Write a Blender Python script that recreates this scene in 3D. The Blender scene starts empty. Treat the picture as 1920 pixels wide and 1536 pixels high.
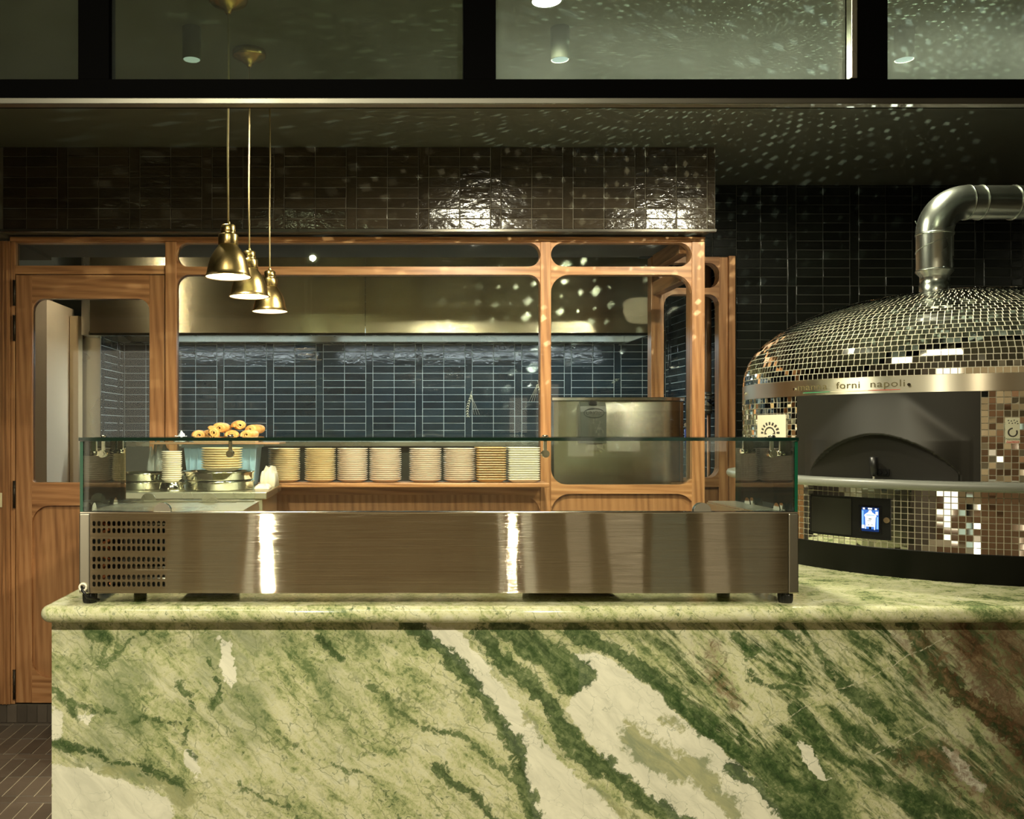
import bpy, bmesh, math, random
import numpy as np
from mathutils import Vector, Matrix
random.seed(7)
PI = math.pi
scn = bpy.context.scene
COL = scn.collection

# ------------------------------------------------------------------ camera
F = 1725.0                      # focal length in pixels of the 1920 wide frame
CZ = 1.415                      # eye height
cam_d = bpy.data.cameras.new('camera')
cam = bpy.data.objects.new('camera', cam_d); COL.objects.link(cam)
cam.location = (0, 0, CZ); cam.rotation_euler = (PI/2, 0, 0)
cam_d.sensor_width = 36; cam_d.sensor_fit = 'HORIZONTAL'
cam_d.lens = F/1920*36
cam_d.shift_x = (960-717)/1920; cam_d.shift_y = (807-768)/1920
cam_d.clip_start = 0.05; cam_d.clip_end = 60
scn.camera = cam
scn.view_settings.view_transform = 'Standard'
scn.view_settings.look = 'None'
scn.view_settings.gamma = 1
scn.view_settings.use_curve_mapping = False
scn.view_settings.exposure = 0.2
# ------------------------------------------------------------------ world
w = bpy.data.worlds.new('world'); scn.world = w; w.use_nodes = True
w.node_tree.nodes['Background'].inputs[0].default_value = (.75, .9, .7, 1)
w.node_tree.nodes['Background'].inputs[1].default_value = 0.012

def lookat(o, t):
    d = Vector(t)-o.location
    o.rotation_euler = d.to_track_quat('-Z', 'Y').to_euler()
def spot(name, loc, tgt, watts, col, ang=80, blend=.6, rad=.04):
    l = bpy.data.lights.new(name, 'SPOT'); l.energy = watts; l.color = col
    l.spot_size = math.radians(ang); l.spot_blend = blend; l.shadow_soft_size = rad
    o = bpy.data.objects.new(name, l); COL.objects.link(o); o.location = loc; lookat(o, tgt); return o
def area(name, loc, tgt, watts, col, sx, sy):
    l = bpy.data.lights.new(name, 'AREA'); l.energy = watts; l.color = col; l.shape = 'RECTANGLE'
    l.size = sx; l.size_y = sy
    o = bpy.data.objects.new(name, l); COL.objects.link(o); o.location = loc; lookat(o, tgt); return o
WARM = (1, .86, .58); WARM2 = (1, .78, .48); COOL = (.84, .97, 1); NEUT = (1, .94, .69)
# track spots of the hall in front of the counter
spot('hall_spot', (-.69, -.15, 3.12), (-.25, 2.3, .75), 290, NEUT, 76, .9, .03)
spot('hall_spot', (.78, -.15, 3.12), (-.05, 2.3, .7), 150, NEUT, 58, .9, .03)
spot('hall_spot', (.62, -.15, 3.12), (1.7, 3.0, 1.7), 70, WARM, 42, .9, .05)
# general light of the hall
area('hall_light', (-.4, 1.2, 3.25), (-.4, 1.5, 0), 30, (1, .9, .62), 2.4, .4)
area('hall_light', (-1.0, -3.4, 3.25), (-1.0, -4.8, 1.2), 60, (1, .84, .56), 6.0, .5)
area('cream_wall_fill', (-1.45, 4.9, 2.45), (-1.95, 5.5, 1.3), 70, (1, .85, .60), .3, .3)  # unseen warm lamp added to brighten the cream wall
# downlights behind the transom, set in their cylinders further down
DOWN = [(-.632, 3.05, 2.642), (.589, 3.05, 2.642), (1.73, 3.05, 2.642)]
for (x, y, z), e, an, bl in zip(DOWN, (80, 88, 92), (130, 171, 172), (.7, .25, .2)):
    spot('downlight_lamp', (x, y, z-.004), (x, y+.25, 0), e, NEUT, an, bl, .03)
spot('downlight_lamp', (.50, 2.80, 2.70), (.6, 3.6, 1.0), 110, NEUT, 120, .7, .03)
# strip lights under the extractor hood
for x0 in (-1.0, .2, 1.1):
    area('hood_lamp', (x0, 5.86, 1.985), (x0, 5.95, 0), 9, COOL, 1.0, .10)

# ------------------------------------------------------------------ helpers
def PX(x, D): return (x-717)*D/F
def PZ(y, D): return CZ-(y-807)*D/F

def new_bm(): return bmesh.new()
def box(bm, x0, x1, y0, y1, z0, z1, mi=0):
    v = [bm.verts.new(p) for p in ((x0,y0,z0),(x1,y0,z0),(x1,y1,z0),(x0,y1,z0),(x0,y0,z1),(x1,y0,z1),(x1,y1,z1),(x0,y1,z1))]
    fs = []
    for q in ((3,2,1,0),(4,5,6,7),(0,1,5,4),(1,2,6,5),(2,3,7,6),(3,0,4,7)):
        f = bm.faces.new([v[i] for i in q]); f.material_index = mi; fs.append(f)
    return v, fs
def bbox(bm, x0, x1, y0, y1, z0, z1, r=.003, seg=2, mi=0):
    v, fs = box(bm, x0, x1, y0, y1, z0, z1, mi)
    es = list({e for f in fs for e in f.edges})
    bmesh.ops.bevel(bm, geom=es, offset=r, segments=seg, profile=.5, affect='EDGES', material=-1)
def prism(bm, pts, y0, y1, mi=0):
    """pts: list of (x,z), extruded between y0 and y1"""
    a = [bm.verts.new((x, y0, z)) for x, z in pts]; b = [bm.verts.new((x, y1, z)) for x, z in pts]
    f = bm.faces.new(a); f.material_index = mi
    f = bm.faces.new(list(reversed(b))); f.material_index = mi
    n = len(pts)
    for i in range(n):
        f = bm.faces.new((a[i], b[i], b[(i+1) % n], a[(i+1) % n])); f.material_index = mi
def lathe(bm, prof, c=(0,0,0), seg=48, mi=0, smooth=True, cap=False):
    rings = []
    for r, z in prof:
        if r < 1e-6: rings.append([bm.verts.new((c[0], c[1], c[2]+z))])
        else: rings.append([bm.verts.new((c[0]+r*math.cos(2*PI*i/seg), c[1]+r*math.sin(2*PI*i/seg), c[2]+z)) for i in range(seg)])
    for a, b in zip(rings, rings[1:]):
        for i in range(seg):
            j = (i+1) % seg
            if len(a) == 1 and len(b) == 1: continue
            if len(a) == 1: f = bm.faces.new((a[0], b[i], b[j]))
            elif len(b) == 1: f = bm.faces.new((a[i], a[j], b[0]))
            else: f = bm.faces.new((a[i], a[j], b[j], b[i]))
            f.material_index = mi; f.smooth = smooth
def tube(bm, pts, r, seg=12, mi=0, caps=True):
    pts = [Vector(p) for p in pts]
    rr = r if isinstance(r, (list, tuple)) else [r]*len(pts)
    up = None; rings = []
    for i, p in enumerate(pts):
        d = (pts[min(i+1, len(pts)-1)]-pts[max(i-1, 0)]).normalized()
        if up is None: up = Vector((0,0,1)) if abs(d.z) < .9 else Vector((0,1,0))
        s = d.cross(up).normalized(); up = s.cross(d).normalized()
        rings.append([bm.verts.new(p+rr[i]*(math.cos(2*PI*k/seg)*s+math.sin(2*PI*k/seg)*up)) for k in range(seg)])
    for a, b in zip(rings, rings[1:]):
        for k in range(seg):
            f = bm.faces.new((a[k], a[(k+1) % seg], b[(k+1) % seg], b[k])); f.smooth = True; f.material_index = mi
    if caps:
        f = bm.faces.new(rings[0]); f.material_index = mi
        f = bm.faces.new(list(reversed(rings[-1]))); f.material_index = mi
def cyl(bm, p0, p1, r, seg=20, mi=0): tube(bm, [p0, p1], r, seg, mi)

def obj(name, bm, mats, parent=None, local=False, sharp=None):
    if not isinstance(mats, (list, tuple)): mats = [mats]
    bmesh.ops.recalc_face_normals(bm, faces=bm.faces)
    me = bpy.data.meshes.new(name)
    off = Vector((0,0,0)); loc = Vector((0,0,0))
    if not local:
        if parent is not None:
            p = parent
            while p is not None: off += p.location; p = p.parent
        elif len(bm.verts):
            xs = [v.co for v in bm.verts]
            lo = Vector([min(c[i] for c in xs) for i in range(3)]); hi = Vector([max(c[i] for c in xs) for i in range(3)])
            loc = Vector(((lo.x+hi.x)/2, (lo.y+hi.y)/2, lo.z)); off = loc
        if parent is not None:
            # sub-objects keep a zero offset from the parent
            pass
        bmesh.ops.translate(bm, vec=-off, verts=bm.verts)
    bm.to_mesh(me); bm.free()
    for m in mats: me.materials.append(m)
    o = bpy.data.objects.new(name, me); COL.objects.link(o)
    o.location = loc if not local else (0,0,0)
    if parent is not None: o.parent = parent
    return o
def tag(o, label=None, cat=None, group=None, kind=None):
    if label: o['label'] = label
    if cat: o['category'] = cat
    if group: o['group'] = group
    if kind: o['kind'] = kind
    return o
def thing(name, label, cat, loc=(0,0,0), group=None, kind=None):
    o = bpy.data.objects.new(name, None); COL.objects.link(o); o.location = loc; o.empty_display_size = .1
    return tag(o, label, cat, group, kind)
def struct(name, bm, mats, parent=None):
    o = obj(name, bm, mats, parent)
    if parent is None: o['kind'] = 'structure'
    return o
def sroot(name, loc):
    return thing(name, None, None, loc, kind='structure')
def dup(root, loc, label=None, group=None):
    r = root.copy(); COL.objects.link(r); r.location = loc
    if label: r['label'] = label
    if group: r['group'] = group
    for ch in list(root.children):
        c = ch.copy(); COL.objects.link(c); c.parent = r
        for g in ch.children:
            d = g.copy(); COL.objects.link(d); d.parent = c
    return r

# ------------------------------------------------------------------ materials
def newmat(name):
    m = bpy.data.materials.new(name); m.use_nodes = True
    nt = m.node_tree
    return m, nt, nt.nodes['Principled BSDF']
def P(name, col, rough=.5, metal=0, **k):
    m, nt, b = newmat(name)
    b.inputs['Base Color'].default_value = (*col, 1); b.inputs['Roughness'].default_value = rough; b.inputs['Metallic'].default_value = metal
    for kk, v in k.items(): b.inputs[kk.replace('_', ' ')].default_value = v
    return m
class N:
    """tiny node helper"""
    def __init__(s, nt): s.nt = nt
    def n(s, t, **k):
        x = s.nt.nodes.new(t)
        for a, v in k.items(): setattr(x, a, v)
        return x
    def l(s, a, b): s.nt.links.new(a, b)
    def coord(s, kind='Object', scale=(1,1,1), rnd=0):
        tc = s.n('ShaderNodeTexCoord'); mp = s.n('ShaderNodeMapping'); mp.inputs['Scale'].default_value = scale
        src = tc.outputs[kind]
        if rnd:
            oi = s.n('ShaderNodeObjectInfo'); mm = s.n('ShaderNodeVectorMath', operation='SCALE')
            cx = s.n('ShaderNodeCombineXYZ')
            s.l(oi.outputs['Random'], cx.inputs[0]); s.l(oi.outputs['Random'], cx.inputs[1]); s.l(oi.outputs['Random'], cx.inputs[2])
            s.l(cx.outputs[0], mm.inputs[0]); mm.inputs['Scale'].default_value = rnd
            ad = s.n('ShaderNodeVectorMath', operation='ADD'); s.l(src, ad.inputs[0]); s.l(mm.outputs[0], ad.inputs[1]); src = ad.outputs[0]
        s.l(src, mp.inputs[0]); return mp.outputs[0]
    def noise(s, vec, scale, detail=4, rough=.5, dist=0):
        x = s.n('ShaderNodeTexNoise'); x.inputs['Scale'].default_value = scale; x.inputs['Detail'].default_value = detail
        x.inputs['Roughness'].default_value = rough; x.inputs['Distortion'].default_value = dist
        if vec is not None: s.l(vec, x.inputs['Vector'])
        return x.outputs['Fac']
    def ramp(s, fac, stops, interp='LINEAR'):
        r = s.n('ShaderNodeValToRGB'); r.color_ramp.interpolation = interp
        while len(r.color_ramp.elements) < len(stops): r.color_ramp.elements.new(.5)
        for e, (p, c) in zip(r.color_ramp.elements, stops):
            e.position = p; e.color = (c, c, c, 1) if not isinstance(c, tuple) else (*c, 1)
        s.l(fac, r.inputs[0]); return r.outputs[0]
    def mix(s, fac, a, b, mode='MIX'):
        x = s.n('ShaderNodeMix', data_type='RGBA', blend_type=mode)
        for v, i in ((fac, 0), (a, 6), (b, 7)):
            if isinstance(v, (int, float)): x.inputs[i].default_value = v
            elif isinstance(v, tuple): x.inputs[i].default_value = (*v, 1)
            else: s.l(v, x.inputs[i])
        return x.outputs[2]
    def math(s, op, a, b=0, c=None, clamp=False):
        x = s.n('ShaderNodeMath', operation=op); x.use_clamp = clamp
        for v, i in ((a, 0), (b, 1), (c, 2)):
            if v is None: continue
            if isinstance(v, (int, float)): x.inputs[i].default_value = v
            else: s.l(v, x.inputs[i])
        return x.outputs[0]
    def bump(s, h, strength, dist=.01, normal=None):
        x = s.n('ShaderNodeBump'); x.inputs['Strength'].default_value = strength; x.inputs['Distance'].default_value = dist
        s.l(h, x.inputs['Height']); return x.outputs[0]

def wood(name, grain, c0, c1, c2, rough=.38):
    m, nt, b = newmat(name); h = N(nt)
    st = {'x': (2.0, 34, 34), 'z': (34, 34, 2.0), 'y': (34, 2.0, 34)}[grain]
    v = h.coord('Object', st, rnd=9)
    big = h.noise(v, 1.0, 5, .55, .9)
    wv = h.n('ShaderNodeTexWave', wave_type='RINGS' if False else 'BANDS', bands_direction='DIAGONAL'); h.l(v, wv.inputs[0])
    wv.inputs['Scale'].default_value = .55; wv.inputs['Distortion'].default_value = 4; wv.inputs['Detail'].default_value = 3; wv.inputs['Detail Scale'].default_value = .7
    fine = h.noise(h.coord('Object', tuple(k*4 for k in st), rnd=9), 1.0, 3, .6)
    t = h.math('ADD', h.math('MULTIPLY', big, .72), h.math('MULTIPLY', wv.outputs['Fac'], .17))
    t = h.math('ADD', t, h.math('MULTIPLY', fine, .22))
    c = h.ramp(t, [(.28, c0), (.55, c1), (.85, c2)])
    oi = h.n('ShaderNodeObjectInfo')
    c = h.mix(h.math('MULTIPLY', oi.outputs['Random'], .25), c, c0)
    h.l(c, b.inputs['Base Color']); b.inputs['Roughness'].default_value = rough
    h.l(h.bump(fine, .12, .002), b.inputs['Normal'])
    return m
WC = ((.20, .078, .026), (.46, .215, .085), (.66, .36, .165))
WOODX = wood('walnut_across', 'x', *WC); WOODZ = wood('walnut_upright', 'z', *WC); WOODY = wood('walnut_along', 'y', *WC)
WP = ((.20, .082, .030), (.40, .19, .076), (.54, .28, .12))
PANEL = wood('walnut_veneer', 'z', *WP)

def glaze(name, c, rough=.10, var=.5, bump=.25, tint=None):
    """hand made glazed tile: uneven sheen, small tone changes from tile to tile"""
    m, nt, b = newmat(name); h = N(nt)
    g = h.n('ShaderNodeNewGeometry')
    r = g.outputs['Random Per Island']
    v = h.coord('Object', (1,1,1))
    n1 = h.noise(v, 14, 3, .5)
    t = h.math('ADD', h.math('MULTIPLY', r, var), h.math('MULTIPLY', n1, .5))
    dark = tuple(k*.55 for k in c); light = tint or tuple(k*1.5 for k in c)
    h.l(h.ramp(t, [(.1, dark), (.5, c), (.95, light)]), b.inputs['Base Color'])
    b.inputs['Roughness'].default_value = rough
    n2 = h.noise(h.coord('Object', (16, 16, 34)), 1, 3, .55, .4)
    h.l(h.bump(n2, bump, .006), b.inputs['Normal'])
    return m
T_BROWN = glaze('glazed_brown_tile', (.034, .025, .016), .14, .5, .6)
T_NAVY = glaze('glazed_slate_tile', (.012, .020, .024), .15, .5, .34)
T_BLACK = glaze('glazed_black_tile', (.006, .007, .005), .26, .5, .2)
T_FLOOR = glaze('floor_tile', (.085, .068, .054), .4, .6, .2)
G_DARK = P('grout_dark', (.11, .095, .07), .8)
G_GREY = P('grout_grey', (.34, .38, .36), .8)
G_BLACK = P('grout_black', (.034, .034, .027), .8)
G_FLOOR = P('grout_floor', (.32, .27, .19), .8)

def brushed(name, col, amp=1.1, rough=.07, scratch=0):
    """steel brushed from side to side: fine level grooves tip the surface up and down only"""
    m, nt, b = newmat(name); h = N(nt)
    b.inputs['Base Color'].default_value = (*col, 1); b.inputs['Metallic'].default_value = 1; b.inputs['Roughness'].default_value = rough
    n = h.noise(h.coord('Object', (3, 3, 34000)), 1, 1, .5)
    g = h.n('ShaderNodeNewGeometry'); cx = h.n('ShaderNodeCombineXYZ')
    h.l(h.math('MULTIPLY', h.math('SUBTRACT', n, .5), amp*2), cx.inputs[2])
    wv = h.noise(h.coord('Object', (7, 7, 1.2)), 1, 2, .5)
    h.l(h.math('MULTIPLY', h.math('SUBTRACT', wv, .5), .025), cx.inputs[0])
    ad = h.n('ShaderNodeVectorMath', operation='ADD'); h.l(g.outputs['Normal'], ad.inputs[0]); h.l(cx.outputs[0], ad.inputs[1])
    nm = h.n('ShaderNodeVectorMath', operation='NORMALIZE'); h.l(ad.outputs[0], nm.inputs[0]); h.l(nm.outputs[0], b.inputs['Normal'])
    s = h.noise(h.coord('Object', (3, 3, 3)), 2, 6, .65, 1.5)
    h.l(h.mix(h.ramp(s, [(.5, 0.0), (.72, scratch)]), col, tuple(k*.72 for k in col)), b.inputs['Base Color'])
    return m
def steel(name, col, rough, an=0, tan=None, scratch=0, rot=0):
    m, nt, b = newmat(name); h = N(nt)
    b.inputs['Base Color'].default_value = (*col, 1); b.inputs['Metallic'].default_value = 1
    b.inputs['Roughness'].default_value = rough
    if an:
        b.inputs['Anisotropic'].default_value = an
        b.inputs['Anisotropic Rotation'].default_value = rot
        cx = h.n('ShaderNodeCombineXYZ'); cx.inputs[0].default_value, cx.inputs[1].default_value, cx.inputs[2].default_value = tan
        h.l(cx.outputs[0], b.inputs['Tangent'])
    n = h.noise(h.coord('Object', (5, 5, 5)), 1, 2, .5)
    h.l(h.ramp(n, [(.3, rough*.9), (.7, rough*1.12)]), b.inputs['Roughness'])
    if scratch:
        s = h.noise(h.coord('Object', (3, 3, 3)), 2, 6, .65, 1.5)
        h.l(h.mix(h.ramp(s, [(.5, 0.0), (.72, scratch)]), col, tuple(k*.72 for k in col)), b.inputs['Base Color'])
    return m
ST_BRUSH = brushed('brushed_steel', (.62, .57, .46), 1.0, .035, .2)
ST_HOOD = brushed('hood_steel', (.55, .50, .34), 1.0, .22)
ST_PLAIN = steel('satin_steel', (.68, .66, .56), .28)
ST_POL = steel('polished_steel', (.80, .78, .68), .10)
ST_BAND = steel('oven_band_steel', (.62, .59, .50), .16, .85, (0, 0, 1), 0, .25)
GALV = steel('galvanised_steel', (.42, .45, .40), .26, 0, None, .4)
BRASS = steel('aged_brass', (.50, .36, .15), .26, 0, None, .7)
COPPER = steel('brown_copper', (.28, .14, .07), .5)
BLACK = P('black_powder_coat', (.003, .003, .003), .5, 0, Specular_IOR_Level=.2)
FRAME = P('black_transom_frame', (.002, .002, .002), .6, 0, Specular_IOR_Level=0)
RUBBER = P('black_rubber', (.006, .006, .006), .4)
DARKIN = P('dark_interior', (.02, .018, .014), .6)
WHITE_IN = P('white_enamel', (.9, .86, .76), .4)
PLASTIC_G = P('grey_green_plastic', (.085, .092, .072), .42)
MIRROR = steel('mirror_tile', (.86, .88, .84), .03)

def glass(name, tint=(.93, .97, .94), dirt=0, gl=1.0, dscale=3, dcol=(.75, .82, .78), edge=0):
    """thin pane: clear, with its own fresnel reflection and a film of dust"""
    m = bpy.data.materials.new(name); m.use_nodes = True; nt = m.node_tree; nt.nodes.clear(); h = N(nt)
    out = h.n('ShaderNodeOutputMaterial'); tr = h.n('ShaderNodeBsdfTransparent'); tr.inputs[0].default_value = (*tint, 1)
    g = h.n('ShaderNodeBsdfGlossy'); g.inputs['Roughness'].default_value = .015; g.inputs[0].default_value = (gl, gl, gl, 1)
    fr = h.n('ShaderNodeFresnel'); fr.inputs['IOR'].default_value = 1.5
    mx = h.n('ShaderNodeMixShader'); h.l(fr.outputs[0], mx.inputs[0]); h.l(tr.outputs[0], mx.inputs[1]); h.l(g.outputs[0], mx.inputs[2])
    res = mx.outputs[0]
    if dirt:
        df = h.n('ShaderNodeBsdfDiffuse'); df.inputs[0].default_value = (*dcol, 1)
        tl = h.n('ShaderNodeBsdfTranslucent'); tl.inputs[0].default_value = (*dcol, 1)
        ms = h.n('ShaderNodeMixShader'); ms.inputs[0].default_value = .5
        h.l(df.outputs[0], ms.inputs[1]); h.l(tl.outputs[0], ms.inputs[2])
        n = h.noise(h.coord('Object', (1, 1, 1)), dscale, 7, .62, .8)
        f = h.ramp(n, [(.3, dirt*.45), (.75, dirt*1.5)])
        m2 = h.n('ShaderNodeMixShader'); h.l(f, m2.inputs[0]); h.l(res, m2.inputs[1]); h.l(ms.outputs[0], m2.inputs[2]); res = m2.outputs[0]
    h.l(res, out.inputs[0])
    return m
GL_CASE = glass('case_glass', (.95, .98, .95), .010, .6)
GL_PART = glass('partition_glass', (.96, .97, .96), .003, .5)
GL_TR = glass('transom_glass', (.62, .68, .58), .022, 1, 2.2)
GL_TR2 = glass('transom_glass_dusty', (.80, .88, .84), .085, 1, 1.6)
GL_EDGE = P('green_glass_edge', (.006, .07, .035), .08)
GL_EDGE_D = P('dark_green_glass_edge', (.003, .016, .010), .06)
def emit(name, col, s):
    m = bpy.data.materials.new(name); m.use_nodes = True; nt = m.node_tree; nt.nodes.clear(); h = N(nt)
    out = h.n('ShaderNodeOutputMaterial'); e = h.n('ShaderNodeEmission'); e.inputs[0].default_value = (*col, 1); e.inputs[1].default_value = s
    h.l(e.outputs[0], out.inputs[0]); return m
BULB = emit('warm_bulb', (1, .80, .48), 28)
LENS = emit('cool_downlight_lens', (.80, .95, .86), .75)
CEIL = P('ceiling_paint', (.080, .084, .062), .55)
PLASTER = P('cream_paint', (.80, .66, .48), .6)
STONE = P('grey_stone', (.17, .178, .155), .35)

# ------------------------------------------------------------------ tiling
def tiles(bm, o, u, v, n, W, H, phase=0., vph=0, L=.1456, T=.0489, gap=.0032, mg=0, mt=1, rise=.0035, tilt=.010, skip=None):
    """courses two tiles wide, then one upright course three tiles tall; o = lower left corner, u,v,n unit vectors"""
    o, u, v, n = map(Vector, (o, u, v, n))
    q = [o, o+u*W, o+u*W+v*H, o+v*H]
    f = bm.faces.new([bm.verts.new(p) for p in q]); f.material_index = mg
    per = 2*L+T
    def one(a0, a1, b0, b1):
        a0 = max(a0, 0)+gap/2; a1 = min(a1, W)-gap/2; b0 = max(b0, 0)+gap/2; b1 = min(b1, H)-gap/2
        if a1-a0 < .006 or b1-b0 < .006: return
        if skip and skip((a0+a1)/2, (b0+b1)/2): return
        ta = random.uniform(-tilt, tilt)*(a1-a0); tb = random.uniform(-tilt, tilt)*(b1-b0); e = .0022
        lo = [bm.verts.new(o+u*a+v*b+n*.0002) for a, b in ((a0,b0),(a1,b0),(a1,b1),(a0,b1))]
        hi = [bm.verts.new(o+u*a+v*b+n*(rise+sa*ta+sb*tb)) for a, b, sa, sb in
              ((a0+e,b0+e,-1,-1),(a1-e,b0+e,1,-1),(a1-e,b1-e,1,1),(a0+e,b1-e,-1,1))]
        f = bm.faces.new(hi); f.material_index = mt
        for i in range(4):
            f = bm.faces.new((lo[i], lo[(i+1) % 4], hi[(i+1) % 4], hi[i])); f.material_index = mt
    a = phase % per - per
    while a < W:
        b = 0
        # upright course
        b = -vph*T
        while b < H: one(a, a+T, b, b+3*T); b += 3*T
        for k in range(2):
            b = 0
            while b < H-.002: one(a+T+k*L, a+T+(k+1)*L, b, b+T); b += T
        a += per

# ================================================================== THE SETTING
DP = 4.45            # walnut partition
DS = 4.33            # tiled bulkhead above it
DB = 6.30            # kitchen back wall
DR = 5.00            # tiled wall behind the oven
ZC = 2.75            # ceiling
# floor (hall and kitchen), tiled where it shows
bm = new_bm()
box(bm, -5, 5, -5, 7.2, -.12, -.006)
tiles(bm, (-2.9, 1.6, -.004), (0, 1, 0), (1, 0, 0), (0, 0, 1), 2.88, 2.5, .05, 0, L=.20, T=.062, gap=.004, rise=.003, tilt=.006)
struct('floor', bm, [G_FLOOR, T_FLOOR])
# ceiling inside
bm = new_bm(); box(bm, -3.2, 3.6, 2.36, 7.2, ZC, ZC+.1)
struct('ceiling', bm, CEIL)
# hall ceiling
bm = new_bm(); box(bm, -5, 5, -5, 2.24, 3.35, 3.45)
struct('ceiling_hall', bm, P('hall_ceiling', (.20, .19, .15), .8))
# tiled bulkhead over the partition
bm = new_bm()
XR = PX(1343, DS); XL = PX(5, DS)
box(bm, XL-.02, XR-.004, DS+.004, DS+.7, 2.361, ZC-.001)
ph = PX(920, DS)-XL
tiles(bm, (XL, DS+.0035, 2.362), (1, 0, 0), (0, 0, 1), (0, -1, 0), XR-XL-.004, ZC-2.363, ph, 1, tilt=.016)
struct('wall_bulkhead', bm, [G_DARK, T_BROWN])
# trim under the bulkhead
bm = new_bm(); box(bm, XL-.02, XR, DS-.004, DS+.02, 2.350, 2.3615)
struct('trim_1', bm, P('dark_edge_trim', (.05, .045, .035), .3, .6))
# side bulkhead, left
bm = new_bm(); box(bm, XL-.6, XL-.022, 2.6, DS+.7, 2.345, ZC-.001)
tiles(bm, (XL-.022, 2.6, 2.345), (0, 1, 0), (0, 0, 1), (1, 0, 0), 1.72, ZC-2.346, .1, 1)
struct('wall_left_bulkhead', bm, [G_DARK, T_BROWN])
# kitchen back wall
bm = new_bm(); box(bm, -3.2, 3.6, DB+.004, DB+.1, 0, ZC-.001)
x0 = -1.80
tiles(bm, (x0, DB+.0035, PZ(820.5, DB)-.0), (1, 0, 0), (0, 0, 1), (0, -1, 0), 3.74, 1.36, PX(872, DB)-x0, 0)
struct('wall_back', bm, [G_GREY, T_NAVY])
# wing wall left of the range, tiled
bm = new_bm(); WX = PX(232, DB)
box(bm, WX-.10, WX-.004, 5.80, DB, 0, ZC-.001)
tiles(bm, (WX-.0035, 5.80, PZ(820.5, DB)), (0, 1, 0), (0, 0, 1), (1, 0, 0), DB-5.80, 1.36, .02, 0)
struct('wall_wing', bm, [G_GREY, T_NAVY])
bm = new_bm(); box(bm, WX-.112, WX-.002, 5.782, 5.80, 0, ZC-.001)
struct('trim_2', bm, ST_PLAIN)
# cream wall seen through the door
bm = new_bm(); box(bm, -2.05, -1.93, 5.29, 5.76, 0, 2.17)
struct('wall_cream', bm, PLASTER)
bm = new_bm(); box(bm, -2.40, -2.06, 5.70, 5.75, 0, 2.3)
struct('wall_plum', bm, P('plum_paint', (.10, .03, .025), .35))
bm = new_bm()
for xa, xb, m in ((-1.925, -1.87, 0),):
    bbox(bm, xa, xb, 5.66, 5.74, 0, 2.12, .004)
struct('trim_3', bm, P('beige_post', (.50, .38, .22), .5))
# right wall of the kitchen behind the return
bm = new_bm(); KX = 1.94
box(bm, KX+.004, KX+.1, 5.06, DB, 0, ZC-.001)
tiles(bm, (KX+.0035, DB, .9), (0, -1, 0), (0, 0, 1), (-1, 0, 0), DB-5.07, 1.84, .06, 0)
struct('wall_kitchen_right', bm, [G_GREY, T_NAVY])
# tiled wall behind the oven
bm = new_bm(); X0 = 1.925
box(bm, X0, 3.52, DR+.004, DR+.055, 0, ZC-.001)
tiles(bm, (X0, DR+.0035, .0), (1, 0, 0), (0, 0, 1), (0, -1, 0), 3.48-X0, ZC-.001, 2.201-X0, 0, tilt=.02)
struct('wall_oven', bm, [G_BLACK, T_BLACK])
bm = new_bm(); box(bm, 3.484, 3.56, 2.4, DR, 0, ZC-.001)
tiles(bm, (3.4835, 2.4, .0), (0, 1, 0), (0, 0, 1), (-1, 0, 0), DR-2.4, ZC-.001, .1, 0)
struct('wall_right', bm, [G_BLACK, T_BLACK])
# lintel part of the right back wall over the return opening
bm = new_bm(); box(bm, 1.40, 1.925, DR+.004, DR+.055, PZ(483, DR)+.004, ZC-.001)
tiles(bm, (1.40, DR+.0035, PZ(483, DR)+.005), (1, 0, 0), (0, 0, 1), (0, -1, 0), .525, ZC-PZ(483, DR)-.006, .2, 0)
struct('wall_lintel', bm, [G_BLACK, T_BLACK])

# ---- hall: the unseen room behind the photographer, plus panels added for reflections
bm = new_bm(); box(bm, -5, 5, -4.9, -4.8, 0, 3.35)
struct('wall_front', bm, P('hall_wall', (.42, .34, .23), .7))
bm = new_bm(); box(bm, -5, 5, -4.798, -4.775, 0, .82); struct('trim_6', bm, P('hall_wainscot', (.30, .18, .11), .6))
bm = new_bm(); box(bm, -5.0, -4.9, -4.8, 7.2, 0, 3.35); struct('wall_left', bm, P('hall_side', (.10, .08, .06), .7))
bm = new_bm(); box(bm, 4.9, 5.0, -4.8, 7.2, 0, 3.35); struct('wall_hall_right', bm, P('hall_side_dark', (.05, .045, .035), .7))
k = 0
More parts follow.
